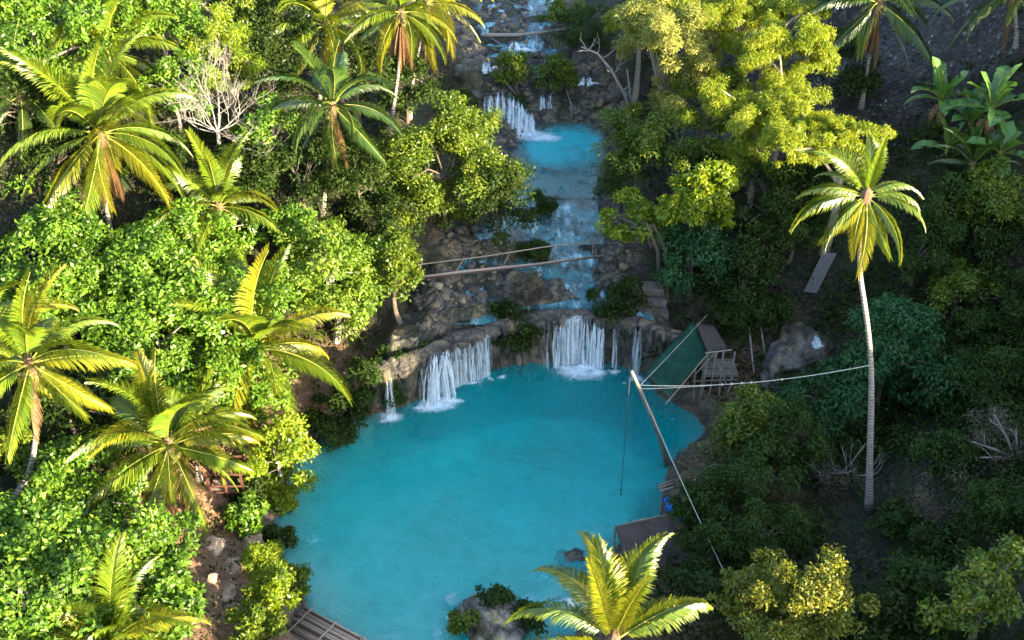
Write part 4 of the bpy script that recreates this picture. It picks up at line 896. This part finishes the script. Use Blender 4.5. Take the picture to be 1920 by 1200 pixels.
T(1185, 412, 52, 36, 4.4, 'tropic', 'two-stemmed tree with lime leaf clusters at the right end of the footbridge', GR, lobes=[(-25, 32, 30, 14), (40, 22, 18, 14)],
  trunks=[[at_y(1243, 612, 60), at_y(1237, 540, 60), at_y(1233, 470, 60.2), at_y(1212, 418, 60.5)], [at_y(1252, 606, 60.2), at_y(1250, 540, 60.2), at_y(1247, 470, 60.4), at_y(1225, 420, 60.6)]])
T(1305, 372, 58, 26, 6.4, 'tropic', 'tree with brilliant yellow leaf clusters above the dark bluish tree', GR, lobes=[(-45, 22, 22, 20), (5, 34, 20, 22), (45, 30, 22, 22), (20, -40, 40, 26)], dens=1.5)
T(1300, 478, 66, 62, 3.2, 'teal', 'dark bluish tree behind the bamboo hut', GR, lobes=[(-20, 60, 40, 36)])
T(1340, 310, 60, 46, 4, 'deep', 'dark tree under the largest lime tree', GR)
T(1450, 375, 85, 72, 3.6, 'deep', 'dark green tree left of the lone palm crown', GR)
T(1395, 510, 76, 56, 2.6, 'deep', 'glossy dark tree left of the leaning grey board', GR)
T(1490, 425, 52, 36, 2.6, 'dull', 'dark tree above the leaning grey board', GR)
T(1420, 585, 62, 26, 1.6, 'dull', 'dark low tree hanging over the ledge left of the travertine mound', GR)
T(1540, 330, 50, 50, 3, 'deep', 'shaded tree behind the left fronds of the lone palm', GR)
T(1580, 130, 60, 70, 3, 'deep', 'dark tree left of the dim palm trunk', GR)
# --- right slope
T(1878, 370, 62, 58, 2.6, 'olive', 'yellow-tipped tree at the right edge below the banana plants', GR)
T(1790, 390, 66, 52, 2.4, 'dull', 'green tree right of the lone palm crown', GR)
T(1850, 455, 62, 48, 2.2, 'deep', 'dark green tree at the right edge in the middle of the slope', GR)
T(1725, 465, 66, 60, 2.6, 'dull', 'green tree just right of the upper trunk of the lone palm', GR)
T(1800, 545, 70, 50, 2.4, 'olive', 'olive-green tree above the big blue-green tree on the slope', GR)
T(1890, 560, 56, 50, 2.2, 'deep', 'dark tree at the right edge below the slope trees', GR)
T(1672, 650, 84, 70, 4.8, 'teal', 'big blue-green tree with drooping leaves behind the lone palm trunk', GR, lobes=[(15, -70, 46, 36), (50, 40, 60, 50), (-70, 30, 50, 50), (-10, 70, 90, 40)], leafk=1.15)
T(1545, 745, 66, 56, 3.2, 'teal', 'dark blue-green tree in front of the travertine mound', GR)
S(1845, 620, 60, 42, 1.2, 'dull', 'dim grey-green shrub just below the olive-green tree on the slope', GS)
S(1812, 725, 62, 46, 1.4, 'dull', 'green shrub on the dim slope right of the big blue-green tree', GS)
S(1890, 700, 46, 46, 1.2, 'dull', 'green shrub at the right edge level with the long rope', GS)
S(1875, 835, 60, 50, 1.1, 'brush', 'tangled grey brush at the foot of the dead forked branches', GS, dens=1.2)
S(1772, 850, 52, 36, 1.0, 'dull', 'green shrub left of the dead forked branches', GS)
S(1790, 930, 76, 44, .9, 'brush', 'wide mat of dry grey brush on the lower right slope', GS, dens=1.2)
S(1880, 955, 52, 48, 1.0, 'dull', 'dim green shrub at the right edge on the lower slope', GS)
S(1690, 975, 46, 26, .7, 'dull', 'low dark shrub at the foot of the lone palm', GS)
S(1745, 1020, 40, 28, .8, 'deep', 'small dark shrub on the bare slope below the lone palm', GS)
S(1570, 890, 50, 34, .9, 'brush', 'thin leafless brush left of the lone palm foot', GS, dens=.8)
# --- right, front
T(1395, 790, 70, 58, 3.8, 'olive', 'bright-topped green tree below the middle of the long rope', GR, lobes=[(30, 40, 60, 45), (-45, 30, 40, 40)])
T(1482, 830, 58, 70, 3.2, 'dull', 'dull green tree left of the lone palm trunk', GR)
T(1312, 872, 50, 52, 2.2, 'brush', 'grey-leaved tree at the foot of the leaning pole', GR, dens=1.6)
T(1405, 905, 82, 62, 3.2, 'dull', 'wide dull green tree below the bright-topped tree', GR, lobes=[(-60, 30, 50, 40)])
T(1440, 995, 80, 52, 2.8, 'dull', 'dark green tree above the golden tree', GR)
T(1345, 1010, 56, 50, 2.0, 'dull', 'dark green tree right of the thatched roof', GR)
T(1290, 950, 36, 34, 1.8, 'dull', 'small tree behind the thatched roof', GR)
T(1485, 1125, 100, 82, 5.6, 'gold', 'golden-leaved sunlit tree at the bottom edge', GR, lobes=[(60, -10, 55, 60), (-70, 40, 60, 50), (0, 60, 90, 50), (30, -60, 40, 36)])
T(1855, 1105, 92, 72, 4.2, 'olive', 'olive tree in the bottom right corner', GR, lobes=[(-60, 40, 50, 45)])
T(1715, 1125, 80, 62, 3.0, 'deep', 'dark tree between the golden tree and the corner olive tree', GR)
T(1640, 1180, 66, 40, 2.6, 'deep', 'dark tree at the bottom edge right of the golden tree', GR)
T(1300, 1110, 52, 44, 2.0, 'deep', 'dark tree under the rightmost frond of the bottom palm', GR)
S(930, 1118, 34, 13, .5, 'dull', 'low green shrub on the back of the grey islet', GS, at=at_z(930, 1122, 1.0))
S(862, 1168, 20, 18, .45, 'olive', 'olive shrub on the left side of the grey islet', GS, at=at_z(868, 1165, .8))
S(990, 1162, 26, 17, .5, 'deep', 'green shrub on the right side of the grey islet', GS, at=at_z(985, 1160, .7))

# --- low growth over the forest floor: one mass nobody could count
def undergrowth():
    rs = np.random.RandomState(4); n = 26000
    x = rs.uniform(-46, 52, n); y = rs.uniform(24, 128, n)
    z, d, dist, nth, led, rt = terrain(x, y, True)
    dn = np.maximum(np.abs(x - rx(y)) - rhw(y), 0)
    clear = np.where(y > 57, dn, d)
    soilm = (1-rt)*smooth(58, 54, y)*smooth(9, 4, dist); scr = smooth(12, 17, x)*smooth(66, 72, y)
    bare = smooth(16, 18, x)*smooth(23, 21, x)*smooth(36, 38, y)*smooth(45, 43, y)
    keep = (clear > 1.7 + 1.4*vnoise(x*.3, y*.3, seed=3)) & (rs.rand(n) > .8*soilm) & (rs.rand(n) > .93*scr) & (rs.rand(n) > .75*bare) & (led < .3)
    C = np.stack([x, y, z + rs.rand(n)*.5], 1)[keep]
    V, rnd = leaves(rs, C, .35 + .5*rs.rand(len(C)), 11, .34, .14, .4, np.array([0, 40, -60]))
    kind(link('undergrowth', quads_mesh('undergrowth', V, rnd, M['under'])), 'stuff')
    n = 9000; x = rs.uniform(11, 44, n); y = rs.uniform(28, 75, n); z, d, dist, nth, led, rt = terrain(x, y, True)
    pat = vnoise(x*.35, y*.35, seed=8) + .4*vnoise(x*1.1, y*1.1, seed=9)
    bare = smooth(15, 18, x)*smooth(24, 21, x)*smooth(36, 38, y)*smooth(45, 43, y)
    keep = (d > 2.0) & (rt > .8) & (pat > -.12 + .5*bare + .7*smooth(63, 68, y)) & (np.where(y > 57, np.abs(x - rx(y)) - rhw(y), 9) > 2.5)
    C = np.stack([x, y, z + .2 + rs.rand(n)*.9], 1)[keep]
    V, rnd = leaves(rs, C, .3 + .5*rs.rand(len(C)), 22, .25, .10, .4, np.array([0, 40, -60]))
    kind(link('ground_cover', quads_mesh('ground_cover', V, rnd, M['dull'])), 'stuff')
undergrowth()

print('LEAVES', sum(LEAFCOUNT))
# ------------------------------------------------------------------ dead trees, logs, ropes and things people built
def branchy(mb, rng, p, d, L, r, depth, up=.15, bend=.3, split=(2, 3)):
    d = np.array(d, float); d /= np.linalg.norm(d); pts = [np.array(p, float)]; k = 5
    for i in range(k):
        d = d + np.array([rng.uniform(-1, 1), rng.uniform(-1, 1), rng.uniform(-1, 1)])*bend*.5 + np.array([0, 0, up*.35]); d /= np.linalg.norm(d); pts.append(pts[-1] + d*L/k)
    mb.tube(pts, np.linspace(r, r*.55, k+1), 6 if depth > 2 else 4, cap=False)
    if depth <= 0: return
    for j in range(rng.randint(*split)):
        q = pts[rng.randint(2, k)]; nd = d + np.array([rng.uniform(-1, 1), rng.uniform(-1, 1), rng.uniform(-.5, .8)])*.95
        branchy(mb, rng, q, nd, L*rng.uniform(.55, .82), r*.55, depth-1, up, bend, split)
# bare white tree
b = g(413, 345); rng = random.Random(5); yb = b[1]
t = thing('dead_tree', b, 'leafless white tree standing among the palms on the left bank', 'dead tree')
mb = MB(); P = np.array([b, at_y(413, 300, yb), at_y(410, 265, yb), at_y(408, 245, yb)]) - b; mb.tube(P, [.16, .13, .12, .1], 8); mb.build('trunk', M['deadwood'], t, smooth_=True)
mb = MB(); top = P[-1]
for az in range(0, 360, 45):
    branchy(mb, rng, top - np.array([0, 0, .1*rng.random()]), (math.cos(R(az))*1.5, math.sin(R(az))*1.2, .35), 2.15, .042, 4, .16, .6, (2, 4))
branchy(mb, rng, top, (.6, .2, 1.5), 2.6, .048, 4, .3, .4, (2, 4))
branchy(mb, rng, top, (-.3, .2, 1.6), 2.4, .045, 4, .3, .4, (2, 4))
mb.build('branches', M['deadwood'], t)
mb = MB(); P2 = [P[0]*0 + (.2, 0, .3), np.array(at_y(428, 320, yb)) - b, np.array(at_y(440, 290, yb)) - b]
mb.tube(P2, [.07, .055, .045], 6); branchy(mb, rng, P2[-1], (.8, 0, .7), 1.8, .035, 3, .2, .4); branchy(mb, rng, P2[1], (1.4, 0, .3), 2.2, .035, 3, .25, .4); mb.build('side_stem', M['deadwood'], t)
# bleached snag on the right of the upper falls
yb = g(1196, 268)[1] - 3.0; b = np.array(at_y(1196, 275, yb)); b[2] = tz(b[0], yb) - .1; t = thing('dead_tree', b, 'bleached broken snag leaning over the far falls', 'dead tree')
mb = MB(); P = np.array([b, at_y(1192, 240, yb), at_y(1170, 175, yb-.2), at_y(1145, 130, yb-.4), at_y(1120, 100, yb-.5), at_y(1090, 88, yb-.5)]) - b; mb.tube(P, [.16, .14, .12, .1, .08, .04], 7); mb.build('trunk', M['deadwood'], t, smooth_=True)
mb = MB(); rng = random.Random(8)
for i in range(16):
    u = rng.uniform(1.3, 4.9); j = int(u); q = P[j]*(1-u+j) + P[j+1]*(u-j); branchy(mb, rng, q, (rng.uniform(-1, .8), rng.uniform(-1, .6), rng.uniform(-.2, 1)), rng.uniform(.5, 1.3), .04, 1, .1, .5, (1, 2))
mb.tube(np.array([at_y(1192, 230, yb), at_y(1182, 180, yb), at_y(1176, 130, yb)]) - b, [.1, .08, .06], 6)
mb.build('branches', M['deadwood'], t)
# dead forked branches at the right edge
b = g(1905, 862); yb = b[1]; t = thing('dead_branches', b, 'pale dead forked branches lying on the brush at the right edge', 'dead branches')
rng = random.Random(3); mb = MB()
for (px, py) in [(1865, 778), (1838, 858), (1905, 805), (1822, 828)]:
    e = at_y(px, py, yb - .3) - b; mb.tube([(0, 0, 0), e*.5 + np.array([0, 0, .1]), e], [.09, .06, .03], 6)
    branchy(mb, rng, e*.6, e + np.array([0, 0, .4]), 1.2, .03, 1, .1, .5)
mb.build('branches', M['greywood'], t)
b = g(1580, 900); rng = random.Random(31); mb = MB()
for i in range(9): branchy(mb, rng, (rng.uniform(-1.2, 1.2), rng.uniform(-.6, .6), 0), (rng.uniform(-1, 1), rng.uniform(-.5, .5), .8), 1.6, .035, 2, .1, .5)
o = mb.build('dead_branches', M['greywood'], None, tuple(b)); tag(o, 'thin tangle of grey twigs in the dark hollow left of the lone palm', 'dead branches')
# logs and fallen branches in the stream
def pole(name, label, cat, pts, r0, r1, m, group=None, n=10):
    P = np.array(pts, float); o0 = P[0].copy(); P = P - o0
    ts = np.linspace(0, 1, n); tt = np.linspace(0, 1, len(P)); Q = np.stack([np.interp(ts, tt, P[:, i]) for i in range(3)], 1)
    for _ in range(2): Q[1:-1] = (Q[:-2] + 2*Q[1:-1] + Q[2:])/4
    mb = MB(); mb.tube(Q, np.linspace(r0, r1, n)*(1 + .08*np.sin(np.arange(n)*2.3)), 8); o = mb.build(name, M[m], None, tuple(o0), True); return tag(o, label, cat, group)
GB = 'fallen branches in the stream'
pole('fallen_log', 'long grey log lying across the stream at the top', 'log', [g(905, 66, .4), g(980, 66, .5), g(1072, 52, .5)], .2, .12, 'greywood')
pole('fallen_branch', 'pale thin branch slanting over the stream above the log', 'branch', [g(1050, 50, .4), g(1000, 22, .6), g(950, 2, .5)], .07, .03, 'deadwood', GB)
pole('fallen_branch', 'pale branch lying along the edge of the broad foaming cascade', 'branch', [g(905, 112, .5), g(945, 150, .5), g(968, 178, .4)], .07, .04, 'deadwood', GB)
pole('fallen_branch', 'curved pale branch lying in the upper pool', 'branch', [at_z(1015, 314, 4.72), at_z(1060, 322, 5.1), at_z(1116, 348, 4.75)], .06, .03, 'deadwood', GB)
pole('fallen_branch', 'twig reaching from the left bank below the twin palms', 'branch', [g(715, 125, .8), g(790, 150, 1.0), g(850, 195, .4)], .05, .03, 'greywood', GB)
pole('fallen_branch', 'thin branch across the rocks between log and mossy bush', 'branch', [g(920, 70, .4), g(955, 95, .6), g(1005, 125, .5)], .05, .025, 'deadwood', GB)
pole('fallen_branch', 'dead stick hanging down the rock at the small double-thread fall', 'branch', [g(1060, 165, .8), g(1070, 190, .6), g(1072, 222, .1)], .05, .03, 'greywood', GB)
# bamboo footbridge
a0, a1 = at_z(757, 528, 5.0), at_z(1118, 482, 4.75)
t = thing('footbridge', a0, 'bamboo footbridge with one handrail crossing the terrace above the falls', 'footbridge')
def rel(P): return np.array(P) - a0
for k, w in ((0, 0), (1, .12), (2, .25)):
    mb = MB(); q0, q1 = rel(a0) + (-.35*(k % 2), w, .03*(k % 3)), rel(a1) + (.25*(k % 3), w, .02*(k % 2)); mb.tube([q0, q0*.7 + q1*.3 + (0, 0, .03*k), q0*.35 + q1*.65 - (0, 0, .05), q1], [.062, .058, .05, .045], 7); mb.build('deck_pole', M['bamboowarm'], t, smooth_=True)
h0, h1 = at_y(785, 496, a0[1] + .5), at_y(1120, 451, a1[1] + .5)
mb = MB(); mb.tube([rel(h0), rel(h0)*.66 + rel(h1)*.34 - (0, 0, .06), rel(h0)*.3 + rel(h1)*.7 + (0, 0, .05), rel(h1)], [.05, .045, .045, .04], 6); mb.build('handrail', M['bamboo'], t, smooth_=True)
for u in (.02, .25, .5, .75, .98):
    mb = MB(); p = rel(h0)*(1-u) + rel(h1)*u; q = rel(a0)*(1-u) + rel(a1)*u + (0, .46, -.3); mb.tube([p + (0, 0, .05), q], .035, 6); mb.build('post', M['bamboo'], t)
# the leaning pole with its stays and swing rope
pb = g(1252, 872); tip = at_y(1184, 696, 44.8)
pole('rope_swing_pole', 'bare crooked pole leaning out over the pool from the right bank', 'pole', [pb - (0, 0, .3), at_y(1238, 815, pb[1]-.4), at_y(1213, 762, 45.6), at_y(1199, 728, 45.2), tip], .15, .09, 'barkpale')
pole('prop_pole', 'thin second pole propping the crooked leaning pole', 'pole', [pb + (.25, .1, -.2), at_y(1236, 818, pb[1]-.2), at_y(1215, 768, 45.7)], .06, .05, 'barkpale')
def rope(label, A_, B_, sag, r=.022, m='rope', group=None, knots=(), n=24, name='rope'):
    A_, B_ = np.array(A_), np.array(B_); u = np.linspace(0, 1, n)[:, None]; P = A_*(1-u) + B_*u - np.array([0, 0, 1])*sag*4*u*(1-u)
    o0 = A_.copy(); mb = MB(); mb.tube(P - o0, r, 5)
    o = mb.build(name, M[m], None, tuple(o0)); tag(o, label, 'rope', group)
    for k in knots:
        kb = MB(); c = P[int(k*(n-1))] - o0; sphere(kb, c, r*2.6, 5); kb.build('knot', M[m], o)
    return o
pt = np.array(at_y(1199, 722, 45.15)); pt2 = np.array(at_y(1200, 729, 45.2)); palm_pt = at_y(1630, 685, on_ground(1629, 958)[1] - .15)
mid_ = at_y(1385, 715, 45.0)
rope('long knotted rope stretched from the leaning pole to the lone palm trunk', pt, palm_pt, .45, .021, knots=(.42, .47, .5, .56, .68))
rope('shorter lower rope strand tied below the long knotted rope', pt2, np.array(pt)*.6 + np.array(palm_pt)*.4 - (0, 0, .42), .05, .016)
rope('thin stay rope running up from the leaning pole over the green tarp', pt + (.05, 0, 0), at_y(1326, 590, 57.5), .05, .015)
rope('straight pale stay rope from the leaning pole down to the bottom right trees', np.array(at_y(1208, 745, 45.3)), on_ground(1372, 1102, 1.5), .15, .02)
rp = np.array(at_y(1181, 708, 44.75)); rope('dark swing rope hanging from the pole tip above the water', rp, (rp[0], rp[1], .75), 0, .022, 'ropedark', knots=(1.0, .985), name='swing_rope')
# green tarp awning
def sheet(name, corners, m, label, cat, sag=.2, n=14, seed=1, thick=.02, amp=.06):
    A_, B_, C_, D_ = [np.array(c, float) for c in corners]; u = np.linspace(0, 1, n); U, V = np.meshgrid(u, u)
    P = (A_*((1-U)*(1-V))[..., None] + B_*(U*(1-V))[..., None] + C_*(U*V)[..., None] + D_*((1-U)*V)[..., None])
    nrm = np.cross(B_-A_, D_-A_); nrm /= np.linalg.norm(nrm); nrm = nrm if nrm[2] > 0 else -nrm
    w = -sag*np.sin(U*math.pi)*np.sin(V*math.pi) + amp*vnoise(U*4, V*4, seed=seed)
    P = P + nrm*w[..., None]; o0 = P.reshape(-1, 3).mean(0)
    o = grid_mesh(name, P - o0, M[m]); o.location = tuple(o0)
    md = o.modifiers.new('thickness', 'SOLIDIFY'); md.thickness = thick
    return tag(o, label, cat) if label else o
sheet('green_tarp', [at_y(1300, 601, 57.2), at_y(1327, 663, 54.6), at_y(1254, 744, 50.6), at_y(1206, 700, 53.2)], 'tarpgreen', 'dark green tarp slung at an angle between poles over the pool edge', 'tarp', .25)
pole('bamboo_pole', 'bamboo pole along the lower edge of the green tarp', 'pole', [at_y(1248, 758, 50.2), at_y(1290, 708, 52.5), at_y(1330, 660, 54.5)], .05, .045, 'bamboo')
# bamboo hut
hb = g(1352, 742); hy = 53.4; t = thing('bamboo_hut', hb, 'ramshackle stilted bamboo hut with sloping roof behind the green tarp', 'hut')
def hr(px, py, y=hy): return np.array(at_y(px, py, y)) - hb
o = sheet('roof', [hr(1303, 606, 57.0) + hb, hr(1338, 612, 57.0) + hb, hr(1364, 652, 54.8) + hb, hr(1328, 664, 54.6) + hb], 'thatch', None, None, .08, 12, 5, .12); o.location = tuple(np.array(o.location) - hb); o.parent = t
for a, c in [((1328, 662), (1316, 742)), ((1344, 660), (1330, 740)), ((1357, 656), (1348, 742)), ((1378, 660), (1368, 732)), ((1340, 668), (1362, 720)), ((1376, 700), (1362, 745)), ((1318, 700), (1312, 748)), ((1304, 690), (1300, 745))]:
    mb = MB(); mb.tube([hr(*a), hr(*c, hy - .2)], .055, 6); mb.build('post', M['greywood'], t)
for a, c, yy in [((1322, 662), (1372, 656), hy), ((1330, 682), (1384, 684), hy+.3), ((1318, 700), (1384, 700), hy), ((1296, 715), (1380, 712), hy-.3), ((1300, 706), (1340, 662), hy-.4), ((1330, 664), (1384, 700), hy-.2)]:
    mb = MB(); mb.tube([hr(*a, yy), hr(*c, yy)], .045, 6); mb.build('rail', M['bamboo'], t)
f0 = hr(1318, 708, hy); f1 = hr(1384, 708, hy)
for k in range(11):
    mb = MB(); o_ = np.array([0, .17*k, .12]); mb.tube([f0 + o_, f1 + o_], .06, 6); mb.build('floor_slat', M['bamboo'], t)
pole('ladder_rail', 'left grey ladder rail against the dark ledge right of the hut', 'pole', [g(1414, 700, .2), at_y(1404, 610, 56.5)], .06, .05, 'greywood', 'ladder rails right of the hut')
pole('ladder_rail', 'right grey ladder rail against the dark ledge right of the hut', 'pole', [g(1436, 676, .2), at_y(1426, 610, 57)], .06, .05, 'greywood', 'ladder rails right of the hut')
# steps, board
p0 = np.array(at_z(1222, 560, 3.5)); t = thing('stone_steps', p0 - (0, 0, .6), 'brown stone steps behind the two-stemmed tree', 'steps')
for k, (px, py, w) in enumerate([(1218, 541, 1.9), (1222, 562, 1.9), (1228, 588, 1.7)]):
    c = np.array(at_z(px, py, 4.3 - .65*k)) - (p0 - (0, 0, .6)); mb = MB(); mb.box(c, (w, .95, .55), rot=-.1 + .05*k); o = mb.build('step', M['concrete'], t); bv = o.modifiers.new('bevel', 'BEVEL'); bv.width = .05; bv.segments = 2
wl = np.array(at_y(1372, 592, 58.5)); mb = MB(); mb.box((0, 0, 0), (2.6, .5, .75), rot=.08); o = mb.build('low_wall', M['concrete'], None, tuple(wl)); bv = o.modifiers.new('bevel', 'BEVEL'); bv.width = .06; tag(o, 'low pale stone wall in the undergrowth above the hut', 'wall')
e0 = g(1519, 548, .5); e1 = np.array(at_y(1556, 474, e0[1] + .6)); c = (e0+e1)/2; dv = e1 - e0; Ln = np.linalg.norm(dv)
mb = MB(); sd = np.array([.93, -.3, .1]); sd /= np.linalg.norm(sd); nn = np.cross(dv/Ln, sd); V = []
for s0 in (-.5, .5):
    for s1 in (-.42, .42):
        for s2 in (-.03, .03): V.append(dv*s0 + sd*s1 + nn*s2)
mb.add(V, [(0,1,3,2), (4,6,7,5), (0,4,5,1), (2,3,7,6), (0,2,6,4), (1,5,7,3)]); o = mb.build('leaning_board', M['board'], None, tuple(c)); tag(o, 'wide grey board leaning on the dark bank left of the lone palm trunk', 'board')
# thatched roof by the water
cr = [at_z(1153, 990, 2.6), at_z(1250, 968, 2.7), at_z(1300, 1052, 1.9), at_z(1180, 1075, 1.8)]
hb = np.array([np.mean([c[0] for c in cr]), np.mean([c[1] for c in cr]), .2]); t = thing('thatched_shelter', hb, 'dark brown thatched roof at the right shore behind the yellow palm', 'shelter')
o = sheet('roof', cr, 'thatch', None, None, -.18, 26, 8, .16, .05); o.location = tuple(np.array(o.location) - hb); o.parent = t
mb = MB(); mb.tube([cr[0] - hb + (0, 0, .05), (cr[0] + cr[1])/2 - hb + (0, 0, .14), cr[1] - hb + (0, 0, .05)], .07, 6); mb.build('ridge_pole', M['bamboo'], t)
for c in cr:
    mb = MB(); q = np.array(c) - hb; mb.tube([q - (0, 0, .05), (q[0]*.95, q[1]*.95, -1.0)], .06, 6); mb.build('post', M['greywood'], t)
rs_ = np.random.RandomState(2); mb = MB()
for i in range(900):
    u, v = rs_.rand(2); q = (cr[0]*(1-u)*(1-v) + cr[1]*u*(1-v) + cr[2]*u*v + cr[3]*(1-u)*v) - hb + (0, 0, .16 + .16*math.sin(math.pi*u)*math.sin(math.pi*v)); d = (cr[3]-cr[0])*.13 + rs_.normal(size=3)*.06
    mb.tube([q, q + d*.9 + (0, 0, .03)], [.016, .008], 3, cap=False)
mb.build('thatch_straw', M['thatch'], t)
# blue tarp scraps and poles
def crumple(label, px, py, h, s, sd):
    p = g(px, py, h); n = 18; a = np.linspace(-1, 1, n); U, V = np.meshgrid(a, a); P = np.stack([U*s[0], V*s[1], s[2]*fbm(U*2, V*2, seed=sd, octv=4) + .2*s[2]*(1-U*U-V*V)], -1)
    P[..., 0] += .15*vnoise(U*3, V*3, seed=sd+1); o = grid_mesh('blue_tarp', P, M['tarpblue']); o.location = tuple(p); o.modifiers.new('thickness', 'SOLIDIFY').thickness = .012; return tag(o, label, 'tarp', 'blue tarp scraps at the right shore')
crumple('crumpled bright blue tarp between the thatched roof and the trees', 1278, 962, .9, (.42, .4, .42), 3)
crumple('narrow pale blue tarp strip hanging at the water behind the thatched roof', 1254, 948, .6, (.16, .5, .3), 6)
for k, (a, c) in enumerate([((1234, 911), (1264, 900)), ((1234, 916), (1262, 906)), ((1238, 921), (1262, 914))]):
    pole('bamboo_pole', ['top bamboo pole jutting over the water above the blue tarp', 'middle bamboo pole jutting over the water above the blue tarp', 'lowest bamboo pole jutting over the water above the blue tarp'][k], 'pole', [at_z(*a, .9 + .1*k), at_z(*c, 1.0 + .1*k)], .07, .07, 'bamboo', 'bamboo poles jutting over the water', 4)
# bamboo raft
c0, c1 = np.array(at_z(573, 1140, 1.0)), np.array(at_z(705, 1210, 1.0)); ax = (c1-c0); Lr = np.linalg.norm(ax); ax = ax/Lr; sdv = np.array([ax[1], -ax[0], 0]); sdv = sdv if sdv[1] < 0 else -sdv
t = thing('bamboo_raft', c0, 'brown bamboo pole raft at the bottom edge of the pool', 'raft'); rng = random.Random(2)
for k in range(26):
    q = sdv*(.115*k) + np.array([0, 0, rng.uniform(-.02, .03)]); j = ax*rng.uniform(-.22, .12); mb = MB(); e = ax*(4.6 + rng.uniform(-.2, .2)); sw = np.array([0, 0, rng.uniform(-.03, .03)])
    mb.tube([q + j, q + j + e*.5 + sw, q + e], [.052, .056, .05], 7); mb.build('bamboo_pole', M['raft'], t, smooth_=True)
for u in (.35, 1.9, 3.6):
    mb = MB(); mb.tube([ax*u - sdv*.12 + np.array([0, 0, .1]), ax*(u-.1) + sdv*3.0 + np.array([0, 0, .1])], .045, 6); mb.build('cross_pole', M['bamboo'], t)
# wooden shelter on the left bank
hb = g(428, 935); t = thing('wooden_shelter', hb, 'open reddish-brown wooden shelter frame behind the wide low palm', 'shelter')
for x in (-.9, 0, .9):
    for y in (0, 1.3):
        mb = MB(); mb.box((x, y, .95), (.11, .11, 1.9)); mb.build('post', M['redwood'], t)
for y in (-.07, 1.37):
    for z in (.5, 1.0, 1.85):
        mb = MB(); mb.box((0, y, z), (2.1, .06, .11)); mb.build('rail', M['redwood'], t)
mb = MB()
for k in range(7): mb.box((0, .05 + .2*k, .47), (1.9, .17, .04))
mb.build('bench_seat', M['bamboowarm'], t)

# loose stones over the scree slope: too many to count
def rubble():
    rs = np.random.RandomState(12); n = 2600; x = rs.uniform(15, 42, n); y = rs.uniform(63, 100, n); z, d, dist, nth, led, rt = terrain(x, y, True)
    k = (smooth(11, 16, x)*smooth(62, 68, y)*rt > rs.rand(n)); P = np.stack([x, y, z], 1)[k]; mb = MB()
    oc = np.array([(1, 0, 0), (-1, 0, 0), (0, 1, 0), (0, -1, 0), (0, 0, 1), (0, 0, -1)]); F = [(0, 2, 4), (2, 1, 4), (1, 3, 4), (3, 0, 4), (2, 0, 5), (1, 2, 5), (3, 1, 5), (0, 3, 5)]
    for p in P: mb.add(p + oc*rs.uniform(.4, 1.2, (6, 1))*rs.uniform(.5, 1.3, 3)*(.05 + .2*rs.rand()**3), F)
    kind(mb.build('rubble', solid_mat('scree_stone', [(.2, (.03, .028, .028)), (.6, (.11, .1, .1)), (.9, (.4, .4, .42))], 2, .9, .5, use_rnd=.7)), 'stuff')
rubble()
# ------------------------------------------------------------------ camera, sun, sky
cd = bpy.data.cameras.new('camera'); cam = bpy.data.objects.new('camera', cd); COL.objects.link(cam)
cam.location = tuple(CAM); cam.rotation_euler = (math.pi/2 - PITCH, 0, 0)
cd.sensor_width = 36; cd.lens = 36*FPX/1920; cd.clip_end = 3000; cd.clip_start = .5
sc.camera = cam
SUN_EL, SUN_AZ = R(SUN_EL_DEG), math.atan2(.78, -.626)     # azimuth from +Y towards +X
ld = bpy.data.lights.new('sun', 'SUN'); sun = bpy.data.objects.new('sun', ld); COL.objects.link(sun)
tosun = Vector((math.sin(SUN_AZ)*math.cos(SUN_EL), math.cos(SUN_AZ)*math.cos(SUN_EL), math.sin(SUN_EL)))
sun.rotation_euler = (-tosun).to_track_quat('-Z', 'Y').to_euler(); sun.location = tosun*150
ld.energy = 5.0; ld.angle = R(.5); ld.color = (1, .85, .58)
w = bpy.data.worlds.new('World'); sc.world = w; w.use_nodes = True; nt = w.node_tree
bg = nt.nodes['Background']; sky = nt.nodes.new('ShaderNodeTexSky'); sky.sky_type = 'NISHITA'; sky.sun_disc = False
sky.sun_elevation = SUN_EL; sky.sun_rotation = SUN_AZ
nt.links.new(sky.outputs[0], bg.inputs['Color']); bg.inputs['Strength'].default_value = .15
sc.view_settings.view_transform = 'Standard'; sc.view_settings.look = 'None'; sc.view_settings.exposure = EXPOSURE; sc.view_settings.gamma = 1
cy = sc.cycles
cy.max_bounces = 6; cy.diffuse_bounces = 2; cy.glossy_bounces = 2; cy.transmission_bounces = 4; cy.transparent_max_bounces = 12; cy.volume_bounces = 0
cy.use_denoising = True; cy.caustics_reflective = False; cy.caustics_refractive = False; cy.sample_clamp_indirect = 4
